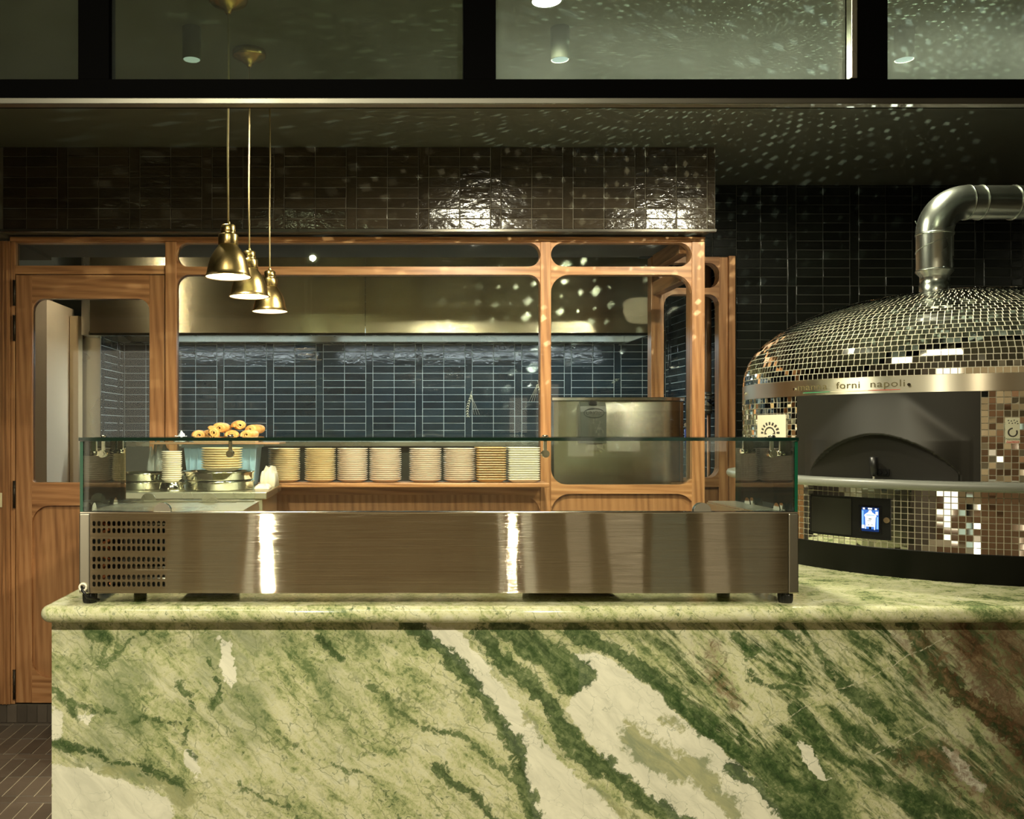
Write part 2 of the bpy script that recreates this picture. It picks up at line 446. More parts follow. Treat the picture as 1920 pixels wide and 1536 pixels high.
# glowing panels added on the unseen wall to brighten steel and mosaic reflections
GLOW = emit('added_glow_panel', (1, .86, .60), 1.8); GLOW2 = emit('added_glow_panel_green', (.80, .92, .66), .55); GLOW3 = emit('added_glow_panel_dim', (1, .80, .52), .55)
for xa, xb, za, zb, m in ((-1.40, -1.32, .02, .56, emit('added_streak_glow', (1, .95, .72), 5)), (1.20, 1.26, .02, .56, emit('added_streak_glow_right', (1, .95, .72), 4)), (1.47, 1.57, .02, .56, emit('added_streak_glow_far', (1, .95, .72), 5)),  # low glow strips added to put bright streaks in the case steel
                          (-2.0, -1.86, .02, .9, BLACK), (-2.12, -2.0, .02, .56, GLOW2), (-1.80, -1.46, .02, .56, GLOW2), (-1.26, -1.12, .02, .56, GLOW3), (3.08, 3.22, .02, .9, BLACK), (4.0, 4.2, .02, .9, BLACK), (1.9, 2.15, 1.15, 1.9, GLOW), (2.3, 2.62, 1.2, 2.1, GLOW), (2.75, 3.1, .9, 1.9, GLOW2), (3.26, 3.95, .02, .56, GLOW3), (3.3, 3.5, 1.2, 1.9, GLOW), (3.65, 3.9, 1.3, 1.8, GLOW2),  # black blocks added for dark bands in the reflections
                          (-.9, .95, .83, 2.3, P('added_brown_panel', (.30, .17, .10), .6)), (-4.6, -3.0, .3, 2.6, GLOW), (4.25, 4.7, .02, .56, GLOW3)):  # brown panel added to colour the reflections
    k += 1
    bm = new_bm(); box(bm, xa, xb, -4.795, -4.74, za, zb); struct('window_%d' % (10+k), bm, m)  # unseen panels made for reflections, not real windows

# ================================================================== GLAZED TRANSOM OVER THE COUNTER
DT = 2.30
tz0 = PZ(188, DT); tz1 = PZ(148, DT)
root = sroot('window_1', (0, DT, tz0))
bm = new_bm(); bbox(bm, -2.6, 3.48, DT, DT+.06, tz0, tz1, .002); obj('bottom_rail', bm, FRAME, root)
for xa, xb in ((146, 204), (871, 930), (1607, 1665)):
    bm = new_bm(); bbox(bm, PX(xa, DT), PX(xb, DT), DT, DT+.06, tz1-.001, 3.35, .002); obj('mullion', bm, FRAME, root)
bm = new_bm(); bbox(bm, PX(1594, DT), PX(1606, DT), DT-.006, DT+.02, tz1, 3.34, .002); obj('glazing_bead', bm, ST_PLAIN, root)
bm = new_bm(); bbox(bm, -2.6, 3.48, DT-.012, DT+.016, PZ(198, DT), tz0+.002, .002); obj('track', bm, steel('track_metal', (.13, .125, .105), .42), root)
for xa, xb, m in ((-1267, 146, GL_TR), (204, 871, GL_TR), (930, 1594, GL_TR2), (1665, 2790, GL_TR2)):
    bm = new_bm(); box(bm, PX(xa, DT), PX(xb, DT), DT+.026, DT+.032, tz1, 3.34); obj('pane', bm, m, root)

# ================================================================== WALNUT PARTITION
q = DP/F
def W(x): return PX(x, DP)
def Z(y): return PZ(y, DP)
Y0, Y1 = DP, DP+.055
def fil(cx, cz, r, a0, a1, n=8):
    return [(cx+r*math.cos(math.radians(a0+(a1-a0)*i/n)), cz+r*math.sin(math.radians(a0+(a1-a0)*i/n))) for i in range(n+1)]
def rail(bm, x0, x1, z0, z1, tl=0, tr=0, bl=0, br=0, y0=Y0, y1=Y1):
    """horizontal member between two uprights; tl.. = radius of the fillets that run up or down the uprights at its ends
       (bl/br hang below the rail, tl/tr stand on it)"""
    pts = []
    if bl: pts += [(x0, z0-bl)]+fil(x0+bl, z0-bl, bl, 180, 90)[1:]
    else: pts += [(x0, z0)]
    if br: pts += fil(x1-br, z0-br, br, 90, 0)
    else: pts += [(x1, z0)]
    if tr: pts += fil(x1-tr, z1+tr, tr, 0, -90)
    else: pts += [(x1, z1)]
    if tl: pts += fil(x0+tl, z1+tl, tl, -90, -180)
    else: pts += [(x0, z1)]
    # drop doubles
    out = [pts[0]]
    for p in pts[1:]:
        if abs(p[0]-out[-1][0])+abs(p[1]-out[-1][1]) > 1e-6: out.append(p)
    if abs(out[0][0]-out[-1][0])+abs(out[0][1]-out[-1][1]) < 1e-6: out.pop()
    prism(bm, out, y0, y1)

# --- frame of posts and head
fr = sroot('window_2', (W(660), DP, 0))
def part(name, fn, mat, root=fr):
    bm = new_bm(); fn(bm); return obj(name, bm, mat, root)
part('head_rail', lambda b: bbox(b, W(20), W(1321), Y0-.012, Y1, Z(452)-.002, 2.349, .003), WOODX)
part('post', lambda b: bbox(b, W(310), W(331), Y0-.006, Y1, 0.09, Z(452)-.003, .003), WOODZ)
part('post', lambda b: bbox(b, W(1013), W(1033), Y0-.006, Y1, 0.09, Z(452)-.003, .003), WOODZ)
part('corner_post', lambda b: bbox(b, W(1297), W(1321), Y0-.006, Y1+.03, 0.09, Z(452)-.003, .003), WOODZ)
R1 = 22*q
part('transom_rail', lambda b: rail(b, W(331), W(1013), Z(515), Z(500), R1, R1, R1, R1), WOODX)
part('transom_rail', lambda b: rail(b, W(1033), W(1297), Z(515), Z(500), 24*q, 24*q, 34*q, 34*q), WOODX)
part('transom_head', lambda b: rail(b, W(331), W(1013), Z(455), Z(451), 0, 0, R1, R1), WOODX)
part('transom_head', lambda b: rail(b, W(1033), W(1297), Z(455), Z(451), 0, 0, 23*q, 23*q), WOODX)
part('transom_head', lambda b: box(b, W(30), W(310), Y0, Y1, Z(455), Z(451)), WOODX)
part('door_head', lambda b: bbox(b, W(28), W(310), Y0, Y1, Z(514), Z(498), .002), WOODX)
part('side_post', lambda b: bbox(b, W(20), W(28), Y0+.002, Y1, 0.09, Z(452)-.003, .002), WOODZ)
part('bottom_rail', lambda b: rail(b, W(1033), W(1304), Z(926), Z(909), 30*q, 30*q, 36*q, 36*q, Y0-.002, Y1), WOODX)
part('apron_rail', lambda b: rail(b, W(331), W(1013), Z(928), Z(914), 0, 0, 36*q, 36*q), WOODX)
part('lower_panel', lambda b: box(b, W(331), W(1013), Y0+.022, Y1-.01, .1, Z(928)+.06), PANEL)
part('lower_panel', lambda b: box(b, W(1033), W(1297), Y0+.022, Y1-.01, .1, Z(926)+.02), PANEL)
part('plinth_rail', lambda b: box(b, W(331), W(1297), Y0+.001, Y1-.002, .09, .2), WOODX)
part('pane', lambda b: box(b, W(331), W(1013), Y0+.025, Y0+.031, Z(514), Z(451)), GL_PART)
part('pane', lambda b: box(b, W(1033), W(1297), Y0+.025, Y0+.031, Z(516), Z(451)), GL_PART)
part('pane', lambda b: box(b, W(30), W(310), Y0+.025, Y0+.031, Z(499), Z(451)), GL_PART)
part('pane', lambda b: box(b, W(331), W(1013), Y0+.025, Y0+.031, Z(914), Z(515)), GL_PART)
part('pane', lambda b: box(b, W(1033), W(1297), Y0+.025, Y0+.031, Z(910), Z(515)), GL_PART)
# etched wheat ears on the panes
ETCH = P('etched_wheat', (.50, .52, .42), .7)
def wheat(b):
    for cx, cz, s, sg in ((884, 760, 1, 1), (1009, 738, .9, -1)):
        for kk in range(9):
            t = kk/8
            x = W(cx)+sg*(-.018*math.sin(t*2.2)*s); z = Z(cz)+(.05-.10*t)*s
            for sd in (-1, 1):
                tube(b, [(x, Y0+.022, z), (x+sd*.007*s, Y0+.022, z-.008*s)], [.0018, .0006], 5)
        tube(b, [(W(cx)+.002, Y0+.022, Z(cz)+.07*s), (W(cx)-.018*sg, Y0+.022, Z(cz)-.05*s)], .0007, 5)
        for a in (.012, .022, .032):
            tube(b, [(W(cx), Y0+.022, Z(cz)+.05*s), (W(cx)+sg*a*1.3, Y0+.022, Z(cz)-.045*s)], .0005, 5)
part('wheat_motif', wheat, ETCH)
# return side running back from the corner post
rt = sroot('window_3', (1.50, 4.75, 0))
xr0, xr1 = 1.462, 1.517
part('return_beam', lambda b: bbox(b, xr0, xr1, Y1+.03, DR-.02, Z(452)-.045, Z(452)+.04, .003), WOODY, rt)
part('return_beam', lambda b: bbox(b, xr0, xr1, Y1+.03, DR-.02, Z(515)-.02, Z(500)+.01, .003), WOODY, rt)
part('return_beam', lambda b: bbox(b, xr0, xr1, Y1+.03, DR-.02, Z(926), Z(909), .003), WOODY, rt)
part('return_panel', lambda b: box(b, xr0+.02, xr1-.02, Y1+.03, DR-.02, .1, Z(926)+.001), PANEL, rt)
# rear frame of the return
def W5(x): return PX(x, DR)
def Z5(y): return PZ(y, DR)
q5 = DR/F
rf = sroot('window_4', (1.68, DR-.03, 0))
yA, yB = DR-.02, DR+.05
part('post', lambda b: bbox(b, W5(1219), W5(1243), yA, yB, 0, Z5(483), .003), WOODZ, rf)
part('post', lambda b: bbox(b, W5(1346), W5(1363), yA+.006, yB, 0, Z5(483), .003), WOODZ, rf)
part('outer_post', lambda b: bbox(b, W5(1363), W5(1375), yA-.012, yB, 0, Z5(483)+.004, .003), WOODZ, rf)
part('head_rail', lambda b: rail(b, W5(1243), W5(1346), Z5(494), Z5(483), 0, 0, 20*q5, 20*q5, yA, yB), WOODX, rf)
part('transom_rail', lambda b: rail(b, W5(1243), W5(1346), Z5(553), Z5(541), 20*q5, 20*q5, 20*q5, 20*q5, yA, yB), WOODX, rf)
part('sill_rail', lambda b: rail(b, W5(1243), W5(1346), Z5(913), Z5(896), 20*q5, 20*q5, 0, 0, yA, yB), WOODX, rf)
part('lower_panel', lambda b: box(b, W5(1243), W5(1346), yA+.02, yB-.02, 0, Z5(912)), PANEL, rf)

# --- door
dr = sroot('door_1', (W(169), DP, Z(1318)))
part('stile', lambda b: bbox(b, W(29.5), W(60), Y0, Y1-.01, Z(1318), Z(516), .002), WOODZ, dr)
part('stile', lambda b: bbox(b, W(280), W(308.5), Y0, Y1-.01, Z(1318), Z(516), .002), WOODZ, dr)
part('top_rail', lambda b: rail(b, W(60), W(280), Z(560), Z(516), 0, 0, 22*q, 22*q, Y0, Y1-.01), WOODX, dr)
part('lock_rail', lambda b: rail(b, W(60), W(280), Z(948), Z(905), 22*q*.3, 22*q*.3, 34*q, 34*q, Y0, Y1-.01), WOODX, dr)
part('bottom_rail', lambda b: rail(b, W(60), W(280), Z(1318), Z(1272), 34*q, 34*q, 0, 0, Y0, Y1-.01), WOODX, dr)
part('panel', lambda b: box(b, W(60), W(280), Y0+.018, Y1-.022, Z(1273), Z(947)), PANEL, dr)
part('pane', lambda b: box(b, W(60), W(280), Y0+.020, Y0+.026, Z(906), Z(559)), GL_PART, dr)
for ya, yb in ((526, 573), (592, 639), (902, 952), (1256, 1310)):
    part('hinge', lambda b: [cyl(b, (W(27.6), Y0-.006, Z(yb)), (W(27.6), Y0-.006, Z(ya)), .0065, 12)] +
         [cyl(b, (W(27.6), Y0-.006, Z(yb)+(Z(ya)-Z(yb))*t-.001), (W(27.6), Y0-.006, Z(yb)+(Z(ya)-Z(yb))*t+.001), .0078, 12) for t in (.0, .25, .5, .75, 1)] +
         [box(b, W(25.5), W(29.8), Y0-.002, Y0+.001, Z(yb), Z(ya))], P('dark_bronze', (.05, .04, .028), .4, .7), dr)
# panelled jamb left of the door
def jamb(b):
    bbox(b, -2.6, W(19.5), DP-.004, DP+.06, .09, 2.330, .002)
    for x in (W(-2), W(6), W(13)): box(b, x, x+.003, DP-.010, DP-.0035, .09, 2.330)
bm = new_bm(); jamb(bm); struct('trim_4', bm, PANEL)
# tiled plinth along the foot of the partition
bm = new_bm(); box(bm, -2.6, 1.5, DP+.006, DP+.05, -.004, .088)
for i in range(60):
    xa = -2.6+i*.0489
    bbox(bm, xa+.0015, xa+.0475, DP+.001, DP+.0065, .0, .086, .0015, 1, 1)
struct('baseboard_back', bm, [G_DARK, T_FLOOR])
# little switch at the left edge
t = thing('switch_plate', 'small cream switch plate on the walnut jamb at the far left edge', 'switch', (PX(1, DP), DP-.01, Z(952)))
bm = new_bm(); bbox(bm, PX(-8, DP), PX(6, DP), DP-.016, DP-.0105, Z(951), Z(924), .002); obj('plate', bm, P('cream_plastic', (.75, .66, .42), .4), t)
bm = new_bm(); bbox(bm, PX(-3, DP), PX(2, DP), DP-.020, DP-.0162, Z(943), Z(932), .001); obj('rocker', bm, P('cream_plastic_2', (.80, .72, .50), .35), t)

# wooden pass ledge
bm = new_bm(); bbox(bm, PX(480, 4.27), W(1018), 4.27, DP-.0125, 1.150, 1.170, .004)
tag(obj('ledge', bm, WOODX), 'long walnut pass ledge that carries the plate stacks', 'ledge')

# ================================================================== KITCHEN BEYOND THE GLASS
# extractor hood
HY = 5.60
hx0, hx1, hz0, hz1 = PX(168, HY), PX(1215, HY), PZ(628, HY), PZ(475, HY)
t = thing('extractor_hood', 'wide brushed steel extractor hood over the back range', 'hood', ((hx0+hx1)/2, 5.95, hz0))
xm = PX(685, HY)
def hpart(n, x0, x1, m=ST_HOOD):
    bm = new_bm(); box(bm, x0, x1, HY, HY+.012, hz0, hz1)
    box(bm, x0, x1, HY, HY+.03, hz0, hz0+.012); return obj(n, bm, m, t)
hpart('front_panel', hx0, xm-.001); hpart('front_panel', xm+.001, hx1)
bm = new_bm(); box(bm, PX(153, HY), hx0-.001, HY-.004, DB-.002, hz0, hz1); obj('end_panel', bm, ST_PLAIN, t)
bm = new_bm(); box(bm, hx1+.001, hx1+.014, HY-.004, DB-.002, hz0, hz1); obj('end_panel', bm, ST_PLAIN, t)
bm = new_bm(); box(bm, hx0, hx1, HY+.013, DB-.002, hz1-.01, hz1); obj('top_panel', bm, ST_HOOD, t)
bm = new_bm()
box(bm, hx0, hx1, HY+.013, HY+.09, hz0+.001, hz0+.006)
box(bm, hx0, hx1, 6.16, DB-.002, hz0+.012, hz0+.06); obj('gutter', bm, ST_PLAIN, t)
for i in range(7):
    xa = hx0+.02+i*.49
    bm = new_bm()
    for k in range(11): box(bm, xa+.02+k*.04, xa+.045+k*.04, HY+.36, HY+.555, hz0+.075, hz0+.085)
    box(bm, xa, xa+.47, HY+.345, HY+.36, hz0+.07, hz0+.09); box(bm, xa, xa+.47, HY+.555, HY+.57, hz0+.07, hz0+.09)
    obj('grease_filter', bm, ST_PLAIN, t)
for x0 in (-1.0, .2, 1.1):
    bm = new_bm(); box(bm, x0-.5, x0+.5, HY+.20, HY+.33, hz0+.045, hz0+.06); obj('light_cover', bm, emit('hood_light_cover', (.72, .92, 1), 1.6), t)

# steel range bench along the back wall
t = thing('steel_bench', 'long steel work bench under the slate tiled back wall', 'bench', (0, 6.0, 0))
bm = new_bm(); bbox(bm, -1.75, PX(1225, 5.6), 5.62, DB-.002, 1.315, 1.346, .004); obj('worktop', bm, ST_PLAIN, t)
bm = new_bm(); box(bm, -1.75, PX(1225, 5.6), 5.70, DB-.002, 0, 1.314); obj('cabinet', bm, P('bench_dark_steel', (.10, .10, .085), .4, .8), t)

# combi oven behind the right-hand pane
OY = 4.66
def WO(x): return PX(x, OY)
def ZO(y): return PZ(y, OY)
t = thing('combi_oven', 'steel combi oven with a grey vent cover behind the right-hand pane', 'oven', (WO(1158), OY+.3, .5))
bm = new_bm(); bbox(bm, WO(1038), WO(1275), OY, OY+.30, .5, ZO(752), .003); obj('body', bm, brushed('oven_back_steel', (.60, .58, .47), .8, .16, .35), t)
bm = new_bm(); bbox(bm, WO(1034), WO(1283), OY-.012, OY+.31, ZO(752)+.001, ZO(745), .002); obj('top_cap', bm, ST_POL, t)
bm = new_bm(); bbox(bm, WO(1276), WO(1282), OY+.004, OY+.29, .5, ZO(753), .002); obj('corner_trim', bm, COPPER, t)
bm = new_bm()
xa, xb, za, zb = WO(1085), WO(1133), ZO(831), ZO(754)
prof = [(OY-.001, za), (OY-.045, za), (OY-.045, zb-.05), (OY-.036, zb-.022), (OY-.018, zb-.005), (OY-.001, zb)]
a = [bm.verts.new((xa, y, z)) for y, z in prof]; b = [bm.verts.new((xb, y, z)) for y, z in prof]
bm.faces.new(a); bm.faces.new(list(reversed(b)))
for i in range(len(prof)):
    j = (i+1) % len(prof); bm.faces.new((a[i], a[j], b[j], b[i]))
cover = obj('vent_cover', bm, PLASTIC_G, t)
bm = new_bm(); bbox(bm, WO(1102), WO(1116), OY-.040, OY-.020, ZO(760), ZO(753), .001); obj('socket', bm, RUBBER, t)
def text_bm(txt, size, spacing=1.0, ext=.001, wspace=1.0):
    cu = bpy.data.curves.new('t', 'FONT'); cu.body = txt; cu.size = size; cu.extrude = ext; cu.align_x = 'CENTER'; cu.align_y = 'CENTER'
    cu.space_character = spacing; cu.space_word = wspace; cu.resolution_u = 4
    o = bpy.data.objects.new('t', cu); COL.objects.link(o)
    dg = bpy.context.evaluated_depsgraph_get(); dg.update()
    me = bpy.data.meshes.new_from_object(o.evaluated_get(dg))
    bpy.data.objects.remove(o); bm = new_bm(); bm.from_mesh(me); return bm
bm = text_bm('UNOX', .027, 1.05)
for v in bm.verts: v.co = Vector((v.co.x+WO(1110), OY-.046+v.co.z, v.co.y+ZO(775)))
n = 28
cx, cz = WO(1110), ZO(775)
for k in range(n):
    a0, a1 = 2*PI*k/n, 2*PI*(k+1)/n
    for ra, rb, sc in ((.052, .049, .5),):
        vs = [bm.verts.new((cx+ra*math.cos(a0), OY-.0468, cz+ra*sc*math.sin(a0))), bm.verts.new((cx+ra*math.cos(a1), OY-.0468, cz+ra*sc*math.sin(a1))),
              bm.verts.new((cx+rb*math.cos(a1), OY-.0468, cz+rb*.45*math.sin(a1))), bm.verts.new((cx+rb*math.cos(a0), OY-.0468, cz+rb*.45*math.sin(a0)))]
        bm.faces.new(vs)
lg = obj('logo', bm, P('logo_grey', (.02, .022, .018), .5), t)
lg.parent = cover
bm = new_bm(); bbox(bm, WO(1100), WO(1129), OY-.030, OY-.001, ZO(845), ZO(833), .001); obj('drip_bracket', bm, ST_PLAIN, t)
# blue hose gun beside it
t = thing('spray_gun', 'blue handled spray gun hanging in the gap beside the combi oven', 'spray gun', (PX(1287, 5.2), 5.2, PZ(850, 5.2)))
bm = new_bm(); tube(bm, [(PX(1289, 5.2), 5.2, PZ(850, 5.2)), (PX(1287, 5.2), 5.2, PZ(805, 5.2))], [.010, .013], 12); obj('handle', bm, P('blue_rubber', (.012, .03, .22), .4), t)
bm = new_bm(); tube(bm, [(PX(1287, 5.2), 5.2, PZ(806, 5.2)), (PX(1286, 5.2), 5.19, PZ(798, 5.2)), (PX(1283, 5.2), 5.17, PZ(797, 5.2))], [.010, .009, .012], 12); obj('nozzle', bm, ST_POL, t)
bm = new_bm(); tube(bm, [(PX(1289, 5.2), 5.2, PZ(851, 5.2)), (PX(1290, 5.2), 5.2, .8), (PX(1288, 5.2), 5.21, .001)], .006, 8); obj('hose', bm, RUBBER, t)

# gas pipe, valves and boxes in the niche
t = thing('gas_pipe', 'upright copper-brown gas pipe with a valve in the tiled niche', 'pipe', (PX(1329, 5.4), 5.4, .3))
D = 5.4
bm = new_bm(); tube(bm, [(PX(1329, D), D, .3), (PX(1329, D), D, PZ(776, D))], .011, 12); obj('lower_pipe', bm, COPPER, t)
bm = new_bm(); tube(bm, [(PX(1328, D), D, PZ(776, D)), (PX(1328, D), D, PZ(735, D))], .020, 14)
for y in (740, 748, 760, 770): tube(bm, [(PX(1328, D), D, PZ(y+2, D)), (PX(1328, D), D, PZ(y-2, D))], .027, 8)
obj('union', bm, P('grey_iron', (.18, .17, .13), .45, .8), t)
bm = new_bm(); tube(bm, [(PX(1328, D), D, PZ(735, D)), (PX(1328, D), D, 2.55)], .018, 14); obj('upper_pipe', bm, P('painted_pipe', (.30, .17, .09), .4, .4), t)
bm = new_bm(); cyl(bm, (PX(1328, D), D-.05, PZ(752, D)), (PX(1328, D), D, PZ(752, D)), .012); tube(bm, [(PX(1328, D), D-.05, PZ(752, D)), (PX(1338, D), D-.055, PZ(750, D))], .009, 10); obj('valve_handle', bm, BLACK, t)
D = 5.6
for y0, y1, x0, x1, lab, nm, cat, mt in (
        (735, 703, 1340.5, 1346, 'small white notice card high in the tiled niche', 'notice_card', 'card', P('card', (.62, .60, .52), .6)),
        (784, 749, 1338, 1346, 'pale grey junction box beside the gas valve', 'junction_box', 'box', P('box_grey', (.42, .46, .38), .5)),
        (822, 803, 1334, 1345, 'pale blue-grey socket box low beside the gas pipe', 'socket_box', 'box', P('box_blue', (.40, .50, .56), .5)),
        (865, 836, 1336, 1345, 'white instruction label below the sockets in the niche', 'instruction_label', 'label', P('card2', (.78, .76, .68), .6))):
    dep = .05 if 'box' in nm else .004
    bm = new_bm(); bbox(bm, PX(x0, D), PX(x1+8, D), D, D+dep, PZ(y0, D), PZ(y1, D), .0015, 1)
    tag(obj(nm, bm, mt), lab, cat)
bm = new_bm(); bbox(bm, PX(1333, D), PX(1354, D), D+.052, D+.062, 1.1, 1.9, .002); struct('trim_5', bm, P('backing_board', (.05, .06, .05), .5))
bm = new_bm(); tube(bm, [(PX(1345, D), D-.01, PZ(800, D)), (PX(1344, D), D-.01, PZ(785, D)), (PX(1346, D), D-.01, PZ(760, D))], .005, 8)
tag(obj('cable', bm, P('grey_cable', (.4, .42, .4), .5)), 'thin grey cable between the two boxes in the niche', 'cable')

# prep table behind the display case
TY0, TY1, TZ = 3.72, 4.262, 1.165
tx0, tx1 = -1.16, -.468
t = thing('prep_table', 'steel prep cabinet behind the display case that carries pans and crate', 'table', ((tx0+tx1)/2, 4.0, 0))
bm = new_bm(); bbox(bm, tx0, tx1, TY0, TY1, TZ-.03, TZ, .004); obj('worktop', bm, ST_PLAIN, t)
bm = new_bm(); bbox(bm, tx0+.02, tx1-.02, TY0+.03, TY1-.01, .12, TZ-.031, .003); obj('cabinet', bm, ST_PLAIN, t)
for k in range(3):
    bm = new_bm(); w3 = (tx1-tx0-.06)/3; xa = tx0+.03+k*w3
    bbox(bm, xa+.004, xa+w3-.004, TY0+.012, TY0+.029, .16, TZ-.05, .003); dd = obj('door', bm, ST_PLAIN, t)
    bm = new_bm(); tube(bm, [(xa+.04, TY0-.006, TZ-.09), (xa+w3-.04, TY0-.006, TZ-.09)], .006, 10); obj('handle', bm, ST_POL, t).parent = dd
for x in (tx0+.06, tx1-.06):
    for y in (TY0+.08, TY1-.06):
        bm = new_bm(); cyl(bm, (x, y, 0), (x, y, .119), .02); obj('leg', bm, ST_PLAIN, t)

# round steel pans
def pan_bm(r, h, bead=True):
    bm = new_bm()
    lathe(bm, [(0, 0), (r-.006, 0), (r, .006), (r, h-.010), (r+.003, h-.006), (r+.003, h-.001), (r, h), (r-.004, h-.002), (r-.004, .008), (0, .004)], seg=64)
    return bm
def pan(x, y, z, r, h, label, hd=True):
    t = thing('round_steel_pan', label, 'pan', (x, y, z), 'round steel pans beside the crate')
    bm = pan_bm(r, h); o = obj('body', bm, ST_POL, t, local=True)
    if hd:
        bm = new_bm(); tube(bm, [(-r*.97, -.03, h*.6), (-r-.035, -.02, h*.62), (-r-.035, .02, h*.62), (-r*.97, .03, h*.6)], .004, 8); obj('handle', bm, ST_POL, t, local=True)
    return t
px1 = PX(412, 3.90)
pan(px1, 3.90, TZ, .143, .040, 'lower of the two stacked round steel pans under the dinner plates')
pan(px1-.005, 3.90, TZ+.041, .148, .038, 'upper of the two stacked round steel pans, directly under the dinner plates')
px2 = PX(268, 3.93)
pan(px2, 3.93, TZ, .115, .034, 'lower round steel pan of the pair at the left end of the prep cabinet', False)
pan(px2+.004, 3.93, TZ+.035, .118, .036, 'upper round steel pan of the pair at the left end of the prep cabinet', False)
ORD = ['topmost', 'second from the top', 'third from the top', 'fourth from the top', 'fifth from the top', 'sixth from the top', 'seventh from the top', 'eighth from the top',
       'ninth from the top', 'tenth from the top', 'eleventh from the top', 'twelfth from the top', 'thirteenth from the top', 'fourteenth from the top', 'fifteenth from the top',
       'sixteenth from the top', 'seventeenth from the top', 'eighteenth from the top', 'nineteenth from the top']
def ordn(i, n):
    return 'lowest' if i == n-1 else ORD[i]
def plate_mesh(r, pitch, mat, seg=40):
    bm = new_bm()
    th = .0033; h = pitch*1.35
    lathe(bm, [(0, 0), (r*.60, 0), (r*.68, .001), (r*.97, h), (r, h+th*.45), (r*.985, h+th), (r*.94, h+th*.9), (r*.66, th+.002), (0, th)], seg=seg)
    me = bpy.data.meshes.new('plate'); bmesh.ops.recalc_face_normals(bm, faces=bm.faces); bm.to_mesh(me); bm.free(); me.materials.append(mat); return me
def dish_mesh(s, pitch, mat):
    bm = new_bm(); th = .0038; h = pitch*1.3
    def ring(a, z, cr):
        out = []
        for qx, qy, a0 in ((1, 1, 0), (-1, 1, 90), (-1, -1, 180), (1, -1, 270)):
            for k in range(5):
                an = math.radians(a0+k*22.5); out.append(bm.verts.new((qx*(a-cr)+cr*math.cos(an), qy*(a-cr)+cr*math.sin(an), z)))
        return out
    rs = [ring(s*.70, 0, .012), ring(s*.97, h*.9, .010), ring(s, h+th*.4, .010), ring(s*.985, h+th, .010), ring(s*.72, th, .012)]
    bm.faces.new(rs[0]); bm.faces.new(rs[-1])
    for a, b in zip(rs, rs[1:]):
        for i in range(len(a)): bm.faces.new((a[i], a[(i+1) % len(a)], b[(i+1) % len(a)], b[i]))
    bmesh.ops.recalc_face_normals(bm, faces=bm.faces); me = bpy.data.meshes.new('dish'); bm.to_mesh(me); bm.free(); me.materials.append(mat); return me
CREAM = P('cream_glaze', (.80, .66, .42), .28); WHITEG = P('white_glaze', (.86, .78, .66), .25); PINKW = P('offwhite_glaze', (.80, .68, .57), .28); TAN = P('tan_glaze', (.58, .38, .15), .35)
PURE = P('bright_white_glaze', (.92, .88, .74), .22)
def stack(me, x, y, z, n, pitch, nm, cat, fmt, group, jit=.0012, square=False):
    rr = random.Random(int(x*1000))
    for i in range(n):
        k = n-1-i
        o = bpy.data.objects.new(nm, me); COL.objects.link(o)
        o.location = (x+rr.uniform(-jit, jit), y+rr.uniform(-jit, jit), z+i*pitch)
        o.rotation_euler = (0, 0, 0 if square else rr.uniform(0, 6))
        tag(o, fmt % ordn(k, n), cat, group)
SY = 4.358
sp = ((503, 563, 17, CREAM, 0, 'cream', 'leftmost stack on the walnut ledge'),
      (571, 630, 16, CREAM, 0, 'cream', 'second stack on the walnut ledge'),
      (632, 690, 16, PINKW, 0, 'white', 'third stack on the walnut ledge'),
      (692, 753, 16, PINKW, 0, 'white', 'fourth stack on the walnut ledge'),
      (767, 828, 17, PINKW, 0, 'white', 'fifth stack on the walnut ledge'),
      (831, 892, 16, PINKW, 0, 'white', 'sixth stack on the walnut ledge'))
for xa, xb, n, m, sq, cn, where in sp:
    r = (xb-xa)/2*SY/F
    pt = .153/n
    stack(plate_mesh(r, pt, m), PX((xa+xb)/2, SY), SY, 1.1705, n, pt, 'side_plate', 'plate', 'round '+cn+' side plate, %s in the '+where, 'side plates, '+where)
for xa, xb, n, m, cn, where in ((894, 950, 14, TAN, 'tan', 'stack of tan dishes on the ledge'), (953, 1013, 15, PURE, 'white', 'stack by the walnut post')):
    s = (xb-xa)/2*(SY-.07)/F
    pt = .158/n
    stack(dish_mesh(s, pt, m), PX((xa+xb)/2, SY-.07)+.0, SY-.0, 1.1705, n, pt, 'square_dish', 'dish', 'square '+cn+' dish, %s in the '+where, 'square dishes, '+where, .0006, True)
stack(plate_mesh(.086, .0100, CREAM, 48), PX(416, 3.88), 3.88, TZ+.080, 9, .0100, 'dinner_plate', 'plate', 'round cream dinner plate, %s in the stack on the steel pans', 'dinner plates on the steel pans')
# small saucers on an upturned pan
t = thing('small_steel_tin', 'small upturned steel tin under the saucer stack', 'tin', (PX(322, 3.80), 3.80, TZ))
bm = new_bm(); lathe(bm, [(0, 0), (.05, 0), (.052, .004), (.046, .036), (.042, .038), (0, .038)], seg=32); obj('body', bm, ST_POL, t, local=True)
bm = new_bm(); lathe(bm, [(.052, 0), (.0555, .001), (.0555, .004), (.052, .005)], seg=32); obj('rim', bm, ST_POL, t, local=True)
stack(plate_mesh(.042, .0085, WHITEG, 32), PX(322, 3.80), 3.80, TZ+.0385, 14, .0085, 'saucer', 'saucer', 'small white saucer, %s in the narrow stack left of the steel pans', 'saucers left of the steel pans')

